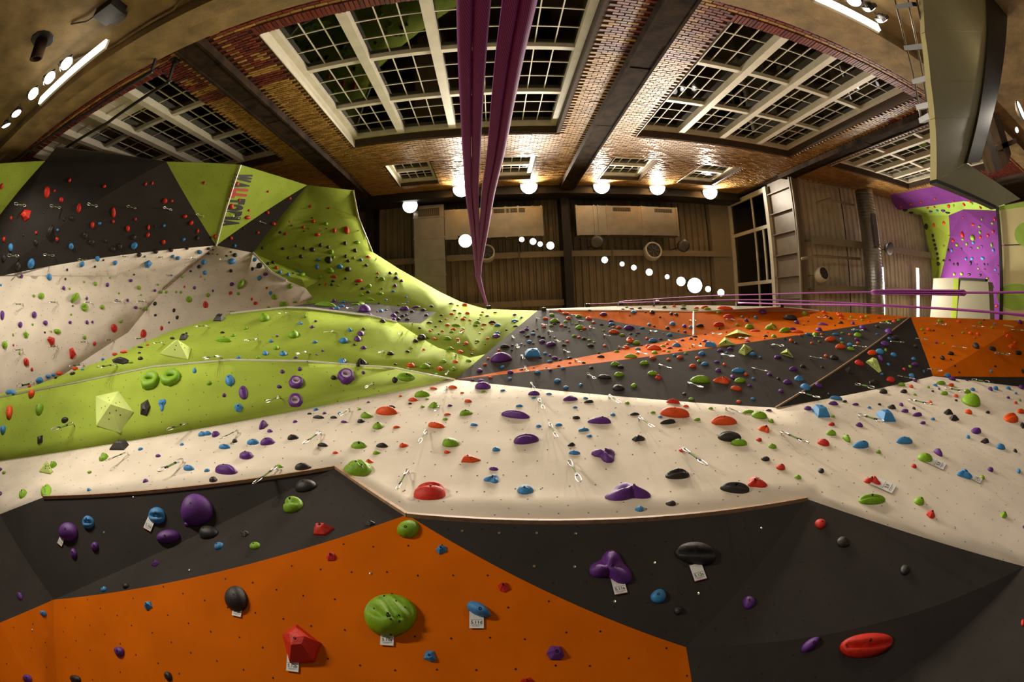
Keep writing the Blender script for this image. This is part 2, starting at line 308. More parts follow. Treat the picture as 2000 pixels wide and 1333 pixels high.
for nm, px_, py_ in (('f', 0, 1005), ('f_', -130, 1060), ('e', 85, 972), ('d', 655, 913), ('c', 795, 1006), ('h', 1575, 975), ('i', 2000, 1107), ('i_', 2130, 1150), ('r1', 2000, 757), ('r1_', 2140, 778), ('q', 1822, 735), ('p', 1515, 797), ('wl', 0, 902), ('wl_', -130, 935)):
    d_ = ray(px_, py_); VT[nm] = d_ * (VT['n'].dot(NW) / d_.dot(NW))
for nm, px_, py_, dy in (('c', 795, 1006, -.10), ('e', 85, 972, -.10)): VT[nm] = onY(px_, py_, VT[nm][1] + dy)
VT['q2'] = onZ(2000, 737, VT['r1'][2] * 1.04); VT['q2_'] = onZ(2140, 742, VT['r1_'][2] * 1.04)
NO = np.cross(VT['c'] - VT['b'], VT['g'] - VT['b'])                      # the big orange panel is flat
for nm, px_, py_ in (('f2', 131, 1440), ('f5', 560, 1560), ('f6', 1000, 1560), ('f3', 1372, 1500)): d_ = ray(px_, py_); VT[nm] = d_ * (VT['b'].dot(NO) / d_.dot(NO))
VT['u13'] = VT['n'] * .72 + VT['n2'] * .28
def plane_n(A, B, nz):                                   # unit normal of the plane through A-B whose z component is nz, facing the room
    t = (B - A) / np.linalg.norm(B - A); n0 = np.array([0, -1.0, 0]); n0 -= t * n0.dot(t); n0 /= np.linalg.norm(n0); w = np.cross(t, n0)
    q = min((math.radians(q / 4) for q in range(-340, 341)), key=lambda q: abs((n0 * math.cos(q) + w * math.sin(q))[2] - nz)); return n0 * math.cos(q) + w * math.sin(q)
def onplane(px, py, A, N): d_ = ray(px, py); return d_ * (A.dot(N) / d_.dot(N))
NB = plane_n(VT['wl'], VT['n'], -.62)
for nm, px_, py_ in (('a1', 770, 719), ('a2', 600, 706), ('a3', 450, 703), ('a4', 300, 716), ('a5', 150, 747), ('a6', 0, 776), ('a7', -130, 797)): VT[nm] = onplane(px_, py_, VT['n'], NB)
NC = plane_n(VT['a5'], VT['a1'], -.34)
for nm, px_, py_ in (('u0', -130, 790), ('u1', 0, 770), ('u2', 60, 757), ('u3', 215, 700), ('u4', 330, 648), ('u5', 450, 613), ('u6', 560, 601), ('u7', 600, 602), ('u8', 715, 616), ('u9', 775, 630), ('u10', 815, 656), ('u11', 854, 679), ('u12', 918, 699)): VT[nm] = onplane(px_, py_, VT['a3'], NC)
VT['u1'] = onZ(0, 770, VT['a6'][2] * 1.03); VT['u0'] = onZ(-130, 790, VT['a7'][2] * 1.03); VT['u2'] = onZ(60, 757, 4.25)
VT['u9'] = onZ(775, 630, 9.1); ND = np.cross(VT['u9'] - VT['u13'], VT['n2'] - VT['u13'])
for nm, px_, py_ in (('u10', 815, 656), ('u11', 854, 679), ('u12', 918, 699), ('e1', 822, 632)): VT[nm] = onplane(px_, py_, VT['u13'], ND)
# the far purple wall
for ln in '''pa 1738 382 x 17.3;pb 1850 355 x 17.6;pc 1945 402 x 18.6;pd 1752 411 x 18.6;pe 1820 402 x 19.4;pf 1882 393 x 19.6;pg 1962 399 x 19.0;ph 1800 421 x 20.4;pi 1853 421 x 20.4;pj 1882 409 x 20.2;pk 1966 413 x 19.6
pl 1855 462 x 20.9;pm 1836 545 x 21.0;pn 1824 548 x 21.2;po 1932 545 x 20.6;pp 1936 628 x 20.4;pq 1975 628 x 20.0;pr 1960 470 x 19.6'''.replace('\n', ';').split(';'):
    nm, px_, py_, kk, vv = ln.split(); vt(nm, float(px_), float(py_), kk, float(vv))
PAN = [  # wall index, colour, phrase, boundary, interior points, smooth
 (0, P_O, 'the orange base panel', 'a_ a b f2 f1', '', 0), (0, P_O, 'the orange base panel', 'b c g f3 f6 f5 f2', '', 0),
 (0, P_K, 'the left charcoal panel', 'f_ f e b a a_', '', 0), (0, P_K, 'the left charcoal panel', 'e d b', '', 0), (0, P_K, 'the small charcoal triangle', 'd c b', '', 0),
 (0, P_K, 'the panel under the lip', 'c h g', '', 0), (0, P_K, 'the lower right charcoal panel', 'h i i_ f4 f3 g', '', 0),
 (0, P_W, 'the white band', 'f_ f e d c h i i_ r1_ r1 q p n wl wl_', '', 2),
 (0, P_O, 'the right orange panel', 't2 t3 t3_ q2_ q2 q', '', 0), (0, P_K, 'the thin charcoal strip at right', 'q q2 q2_ r1_ r1', '', 0),
 (0, P_K_LIT, 'the grey middle band', 'n p t2', '', 0), (0, P_K, 'the dark right facet', 'p q t2', '', 0),
 (0, P_O, 'the bright orange stripe', 'n t2 t1 s', '', 0), (0, P_K_LIT, 'the upper grey triangle', 'n2 n s s0', '', 0),
 (0, P_O, 'the left orange recess', 's0 u s', '', 0), (0, P_O, 'the right orange recess', 'u t1 s', '', 0),
 (0, P_W, 'the white top ledge', 's0 w1 w2 w3 w4 t1 u', '', 0),
 (0, P_G, 'the lower green panel', 'wl_ wl n a1 a2 a3 a4 a5 a6 a7', '', 1),
 (0, P_G, 'the green bulge', 'a7 a6 a5 a4 a3 a2 a1 n u13 u12 u11 u10 u9 u8 u7 u6 u5 u4 u3 u2 u1 u0', '', 1),
 (0, P_GY, 'the small grey patch', 'u6 u7 u8 u9 e1 e2 e3 e4 e5 e6', '', 0),
 (0, P_G, 'the curved green sweep', 'u9 u10 u11 u12 u13 n2 m1 m2 m3 m4 m5 m6 m7 m8 m9 k m10 m11 m12 e6 e5 e4 e3 e2 e1', '', 1),
 (1, P_G, 'the green sliver', 'k m10 n5 nb', '', 0), (1, P_G, 'the green sliver', 'nb n5 m10 m11 f5b', '', 0),
 (1, P_W, 'the white recess', 'g0 g1 j v1 v2 l1 l0', '', 1), (1, P_W, 'the shaded white recess', 'j k nb f5b m11 m12 l3 l2 l1 v2 v1', '', 1),
 (1, P_K, 'the dark upper-left overhang', 'g4 g3 g2 j g1 g0 g5', '', 0), (1, P_G, 'the green corner at far left', 'h1 h0 g4 g5 g0', '', 0),
 (1, P_G, 'the shaded green triangle', 'g2 i1 j', '', 0), (1, P_G, 'the lettered green triangle', 'i1 m9 j', '', 0), (1, P_K, 'the narrow dark triangle', 'm9 k j', '', 0),
 (2, P_P, 'the purple slab of the far wall', 'pa pb pc pg pf pe pd', '', 0), (2, P_LG, 'the pale green strip of the far wall', 'pd pe pf pg pk pj pi ph', '', 0),
 (2, P_G, 'the green side of the far wall', 'ph pi pl pm pn', '', 0), (2, P_P, 'the purple far wall', 'pi pj pk pr pl', '', 0), (2, P_P, 'the purple far wall', 'pl pr pq pp po pm', '', 0)]
WALLS = [empty('climbing_wall', (0, 2, -1.2), 'huge faceted climbing wall of orange, charcoal, white, grey and green panels filling the lower half', 'climbing wall'),
         empty('climbing_wall', (-10, 0, -1.2), 'overhanging climbing wall at upper left with dark, green and white recessed panels', 'climbing wall'),
         empty('climbing_wall', (20, 0, -1.2), 'purple and green climbing wall far away at right', 'climbing wall')]
TV, TF, TP = [], [], []
ctr = np.zeros(3)
for pi_, (wi, pm, phrase, bd, inn, sm) in enumerate(PAN):
    names = bd.split(); ins = inn.split(); P3 = [VT[q] for q in names + ins]; P2 = [Vector(map(float, p)) for p in pix(P3)]
    nb_ = len(names)
    if sm:                                               # fill smooth panels with an even net of inner points
        poly = [tuple(p) for p in P2[:nb_]]; st = 34 if len(names) > 11 else 45; gx0, gx1 = min(p[0] for p in poly), max(p[0] for p in poly); gy0, gy1 = min(p[1] for p in poly), max(p[1] for p in poly)
        def inside(x, y):
            c_ = False
            for i in range(nb_):
                (xa, ya), (xb, yb) = poly[i], poly[i - 1]
                if (ya > y) != (yb > y) and x < (xb - xa) * (y - ya) / (yb - ya) + xa: c_ = not c_
            return c_
        def edist(x, y):
            m_ = 1e9
            for i in range(nb_):
                A_, B_ = np.array(poly[i]), np.array(poly[i - 1]); t_ = np.clip(np.dot([x - A_[0], y - A_[1]], B_ - A_) / (np.dot(B_ - A_, B_ - A_) + 1e-9), 0, 1); m_ = min(m_, np.hypot(*(A_ + (B_ - A_) * t_ - [x, y])))
            return m_
        fixed = len(P3); yy = gy0 + st / 2; rw = 0
        while yy < gy1:
            xx = gx0 + st / 2 * (rw % 2 + .5)
            while xx < gx1:
                if inside(xx, yy) and edist(xx, yy) > st * .45 and all((q[0] - xx) ** 2 + (q[1] - yy) ** 2 > (st * .6) ** 2 for q in P2[nb_:fixed]): P2.append(Vector((xx, yy)))
                xx += st
            yy += st * .8; rw += 1
        # extra points along the long boundary edges keep the net even
        r0 = delaunay_2d_cdt(P2, [(i, (i + 1) % nb_) for i in range(nb_)], [list(range(nb_))], 1, 1e-5); nbr = {}
        back = [q[0] if q else 0 for q in r0[3]]
        for f in r0[2]:
            for q in range(3): nbr.setdefault(back[f[q]], set()).update((back[f[q - 1]], back[f[q - 2]]))
        # harmonic 1/z over the plan of sight-line slopes, so a flat rim gives a flat panel
        dirs = [ray(*q) for q in P2]; g2 = np.array([[d_[0] / max(d_[2], .05), d_[1] / max(d_[2], .05)] for d_ in dirs])
        pz = np.array([1 / p[2] for p in P3]); G3 = np.c_[g2, np.ones(len(g2))]; cf = np.linalg.lstsq(G3[:fixed], pz, rcond=None)[0]
        inv = np.zeros(len(P2)); inv[:fixed] = pz - G3[:fixed] @ cf
        for _ in range(300):
            for i in range(fixed, len(P2)):
                L_ = list(nbr.get(i, ())); w_ = [1 / ((P2[i] - P2[q]).length + 2) ** 2 for q in L_]
                if L_: inv[i] = sum(a_ * inv[q] for a_, q in zip(w_, L_)) / sum(w_)
        inv = inv + G3 @ cf
        if sm == 2: inv[fixed:] = [d_.dot(NW) / d_[2] / VT['n'].dot(NW) for d_ in dirs[fixed:]]
        P3 = P3 + [dirs[i] / dirs[i][2] / inv[i] for i in range(fixed, len(P2))]
    r = delaunay_2d_cdt(P2, [(i, (i + 1) % nb_) for i in range(nb_)], [list(range(nb_))], 1, 1e-5)
    vo = [P3[q[0]] if q else None for q in r[3]]
    for i, v in enumerate(vo):
        if v is None: vo[i] = P3[int(np.argmin([(p - r[0][i]).length for p in P2]))]
    tris = []
    for f in r[2]:
        f = list(f); A = [vo[i] for i in f]; nn = np.cross(A[1] - A[0], A[2] - A[0])
        if np.dot(nn, A[0]) > 0: f = f[::-1]
        tris.append(f)
    base = len(TV); TV += [tuple(v) for v in vo]; TF += [tuple(i + base for i in f) for f in tris]; TP += [pi_] * len(tris)
    # thick board: front facets, back facets 4 cm behind, rim
    N = np.zeros((len(vo), 3))
    for f in tris:
        A = [vo[i] for i in f]; nn = np.cross(A[1] - A[0], A[2] - A[0])
        for i in f: N[i] += nn
    N /= np.linalg.norm(N, axis=1)[:, None] + 1e-9; off = np.array(WALLS[wi].location); m = len(vo)
    V = [v - off for v in vo] + [v - off - N[i] * .04 for i, v in enumerate(vo)]; F = list(map(tuple, tris)) + [tuple(i + m for i in f[::-1]) for f in tris]
    ed = {}
    for f in tris:
        for q in range(3): ed[(f[q], f[(q + 1) % 3])] = 1
    F += [(b_, a_, a_ + m, b_ + m) for (a_, b_) in ed if (b_, a_) not in ed]
    o = mesh('wall_panel', V, F, pm, WALLS[wi])
    if sm:
        o.data.polygons.foreach_set('use_smooth', [i < len(tris) for i in range(len(F))])
    o['label'] = 'panel: ' + phrase.replace('the ', '', 1)
BVH = BVHTree.FromPolygons([Vector(v) for v in TV], TF, epsilon=1e-6)
def hit(px, py):
    d = ray(px, py); h = BVH.ray_cast(Vector((0, 0, 0)), Vector(d))
    if h[0] is None: return None
    n = h[1] if h[1].dot(h[0]) < 0 else -h[1]
    return np.array(h[0]), np.array(n), TP[h[2]], h[2]
# pale and wooden trims along the lips and ridges
def trim(names, m, w=.045, h=.03, wi=0, fwd=.012):
    b = MB(); off = np.array(WALLS[wi].location)
    for q in range(len(names) - 1):
        A, B = VT[names[q]], VT[names[q + 1]]; k_ = 1 - fwd / np.linalg.norm(A); b.bar(A * k_ - off, B * (1 - fwd / np.linalg.norm(B)) - off, w, h, (0, 0, 1))
    b.obj('edge_trim', m, WALLS[wi])
trim(['e', 'd'], M_TRIM, .04, .034); trim(['d', 'c'], M_TRIM, .04, .034); trim(['c', 'h'], M_TRIM, .04, .034)
trim('a7 a6 a5 a4 a3 a2 a1 n'.split(), M_TRIMW, .026, .02); trim('u5 u6 u7 u8 u9'.split(), M_TRIMW, .05, .03); trim(['u', 's'], M_TRIMW, .05, .04); trim(['p', 't2'], M_TRIM, .03, .025)
trim('s0 u t1'.split(), M_TRIMW, .04, .025); trim(['j', 'i1'], M_TRIMW, .05, .03, 1); trim(['k', 'nb', 'f5b'], M_TRIMW, .05, .03, 1); trim(['j', 'v1'], M_TRIM, .02, .012, 1); trim(['m6', 'm7', 'm8'], M_TRIMW, .04, .03)
trim(['wl', 'n'], M_TRIMW, .015, .01)
# threaded bolt holes of the panels, on a grid per facet
hv = {}
for ti, f in enumerate(TF):
    A, B, C = (np.array(TV[i]) for i in f); n = np.cross(B - A, C - A); ar = np.linalg.norm(n)
    if ar < .02: continue
    n /= ar
    if TP[ti] >= 30: continue
    u = np.cross(n, [0, 0, 1.0]); u /= np.linalg.norm(u); v = np.cross(n, u)
    q = np.array([[np.dot(p, u), np.dot(p, v)] for p in (A, B, C)]); d0 = np.dot(A, n); st = .27
    M2 = np.array([q[1] - q[0], q[2] - q[0]]).T; Mi = np.linalg.inv(M2)
    for i in range(int(q[:, 0].min() // st), int(q[:, 0].max() // st) + 1):
        for k_ in range(int(q[:, 1].min() // st), int(q[:, 1].max() // st) + 1):
            p2 = np.array([(i + .5 + (k_ % 2) * .4) * st, (k_ + .5) * st]) + R_.uniform(-.02, .02); l = Mi @ (p2 - q[0])
            if l[0] < .015 or l[1] < .015 or l.sum() > .985: continue
            P = u * p2[0] + v * p2[1] + n * d0; e_ = pix(P)[0]
            if not (-40 < e_[0] < 2040 and -40 < e_[1] < 1373): continue
            hv.setdefault(PAN[TP[ti]][0], []).append((P + n * .0025, u, v, n))
for wi, L in hv.items():
    b = MB(); off = np.array(WALLS[wi].location)
    for P, u, v, n in L:
        R = [P - off + (u * math.cos(t) + v * math.sin(t)) * .0085 for t in [k_ * math.pi / 3 for k_ in range(6)]]
        b.add(R, [(5, 4, 3, 2, 1, 0)])
    tag(b.obj('bolt_holes', M_HOLE, WALLS[wi]), kind='stuff')
def basis(n, px, py, P, rot=0.0):
    d = ray(px + 2 * math.cos(rot), py + 2 * math.sin(rot)); t = np.dot(P, n) / np.dot(d, n)
    U = d * t - P
    if t <= 0 or not np.isfinite(U).all() or np.linalg.norm(U) < 1e-9: U = np.cross(n, [0, 0, 1.0])
    sc = np.linalg.norm(U) / 2; U /= np.linalg.norm(U); V = np.cross(n, U); return U, V, sc
# ---------------------------------------------------------------- climbing holds
def unit(kind, rings, seg, rnd):
    """unit hold: footprint |x|,|y|<=1, height 0..1; returns verts, faces, smooth"""
    if kind in ('f', 'q'):
        nn = 4 if kind == 'q' else rnd.choice((5, 6)); a0 = math.pi / 4 if kind == 'q' else rnd.uniform(0, 6); base = []; topv = []
        for i in range(nn):
            t = a0 + 2 * math.pi * (i + (0 if kind == 'q' else rnd.uniform(-.2, .2))) / nn; rr = 1.3 if kind == 'q' else rnd.uniform(.88, 1.12)
            base.append((max(-1, min(1, rr * math.cos(t))), max(-1, min(1, rr * math.sin(t))), 0))
        cx_, cy_ = rnd.uniform(-.2, .2), rnd.uniform(-.1, .3); k_ = .58 if kind == 'q' else .42
        mid = [(x * .96, y * .96, .22) for x, y, z in base]
        topv = [(cx_ + x * k_, cy_ + y * k_, 1 - rnd.uniform(0, .25)) for x, y, z in base]
        V = base + mid + topv + [(cx_, cy_, 1.0)]; F = []
        for lv in range(2): F += [(lv * nn + i, lv * nn + (i + 1) % nn, (lv + 1) * nn + (i + 1) % nn, (lv + 1) * nn + i) for i in range(nn)]
        F += [(2 * nn + i, 2 * nn + (i + 1) % nn, 3 * nn) for i in range(nn)]; F.append(tuple(range(nn))[::-1]); return V, F, False
    if kind == 'o':
        V = []; F = []; ns = max(seg, 14); nr = 8; dx, dy = rnd.uniform(-.12, .12), rnd.uniform(-.12, .12)
        for i in range(ns):
            t = 2 * math.pi * i / ns; ro = 1 + rnd.uniform(-.07, .07)
            for j_ in range(nr):
                q = math.pi * j_ / (nr - 1); c_ = .66 + .34 * math.cos(q); zz = math.sin(q) ** .75
                rr = c_ if j_ < nr - 1 else .30
                rr = rr * (ro if c_ > .6 else 1); V.append((rr * math.cos(t) + dx * (1 - rr), rr * math.sin(t) * (1 if rr > .55 else .55) + dy * (1 - rr), zz * (1 - .2 * math.sin(t))))
        for i in range(ns):
            for j_ in range(nr - 1): F.append((i * nr + j_, ((i + 1) % ns) * nr + j_, ((i + 1) % ns) * nr + j_ + 1, i * nr + j_ + 1))
        return V, F, True
    ph = [rnd.uniform(0, 6.28) for _ in range(5)]; am = {'n': (.14, .14, .27), 's': (.02, .03, .02)}.get(kind, (.05, .06, .03)); tip = rnd.uniform(-.25, .25), rnd.uniform(-.3, .1)
    pw = rnd.uniform(.42, .62); V = []; F = []
    for r_i in range(rings + 1):
        rr = math.sin(math.pi / 2 * (1 - r_i / rings)); nseg = 1 if r_i == rings else seg
        for i in range(nseg):
            t = 2 * math.pi * i / seg; o_ = 1 + am[0] * math.cos(t + ph[0]) + am[1] * math.cos(2 * t + ph[1]) + am[2] * math.cos(3 * t + ph[2])
            x, y = rr * o_ * math.cos(t), rr * o_ * math.sin(t) * (.5 if kind == 'h' else 1); z = max(0, 1 - rr * rr) ** pw
            x += tip[0] * (1 - rr); y += tip[1] * (1 - rr) * (.4 if kind == 'h' else 1)
            if kind == 'w': z *= 1 - .16 * (.5 + .5 * math.sin(9 * (y * .9 + .35 * x * x + .15 * x) + ph[3])) * (rr < .97)
            if kind == 's': z *= 1 - .30 * (.5 + .5 * math.sin(10 * (x * .5 + y * .8) + 2.2 * math.sin(2.5 * x + ph[3]))) * (rr < .9) * (1 if y > -.35 else .25)
            if kind == 'j': z *= 1 - .55 * math.exp(-((y + .25 - .25 * x * x) ** 2) / .035) * (abs(x) < .85)
            if kind == 'z': z *= 1 - .40 * math.exp(-((y - .05 - .15 * x * x) ** 2) / .010)
            if kind == 'n': z = max(0, 1 - rr) ** .55 * (.72 + .28 * math.cos(3 * t + ph[2])) if rr > .25 else .80 + .15 * math.sin(4 * x)
            V.append((x, y, max(0, z)))
    for r_i in range(rings):
        for i in range(seg):
            a_ = r_i * seg + i; b_ = r_i * seg + (i + 1) % seg
            if r_i == rings - 1: F.append((a_, b_, rings * seg))
            else: F.append((a_, b_, b_ + seg, a_ + seg))
    F.append(tuple(range(seg))[::-1]); return V, F, True
HOLDS = []
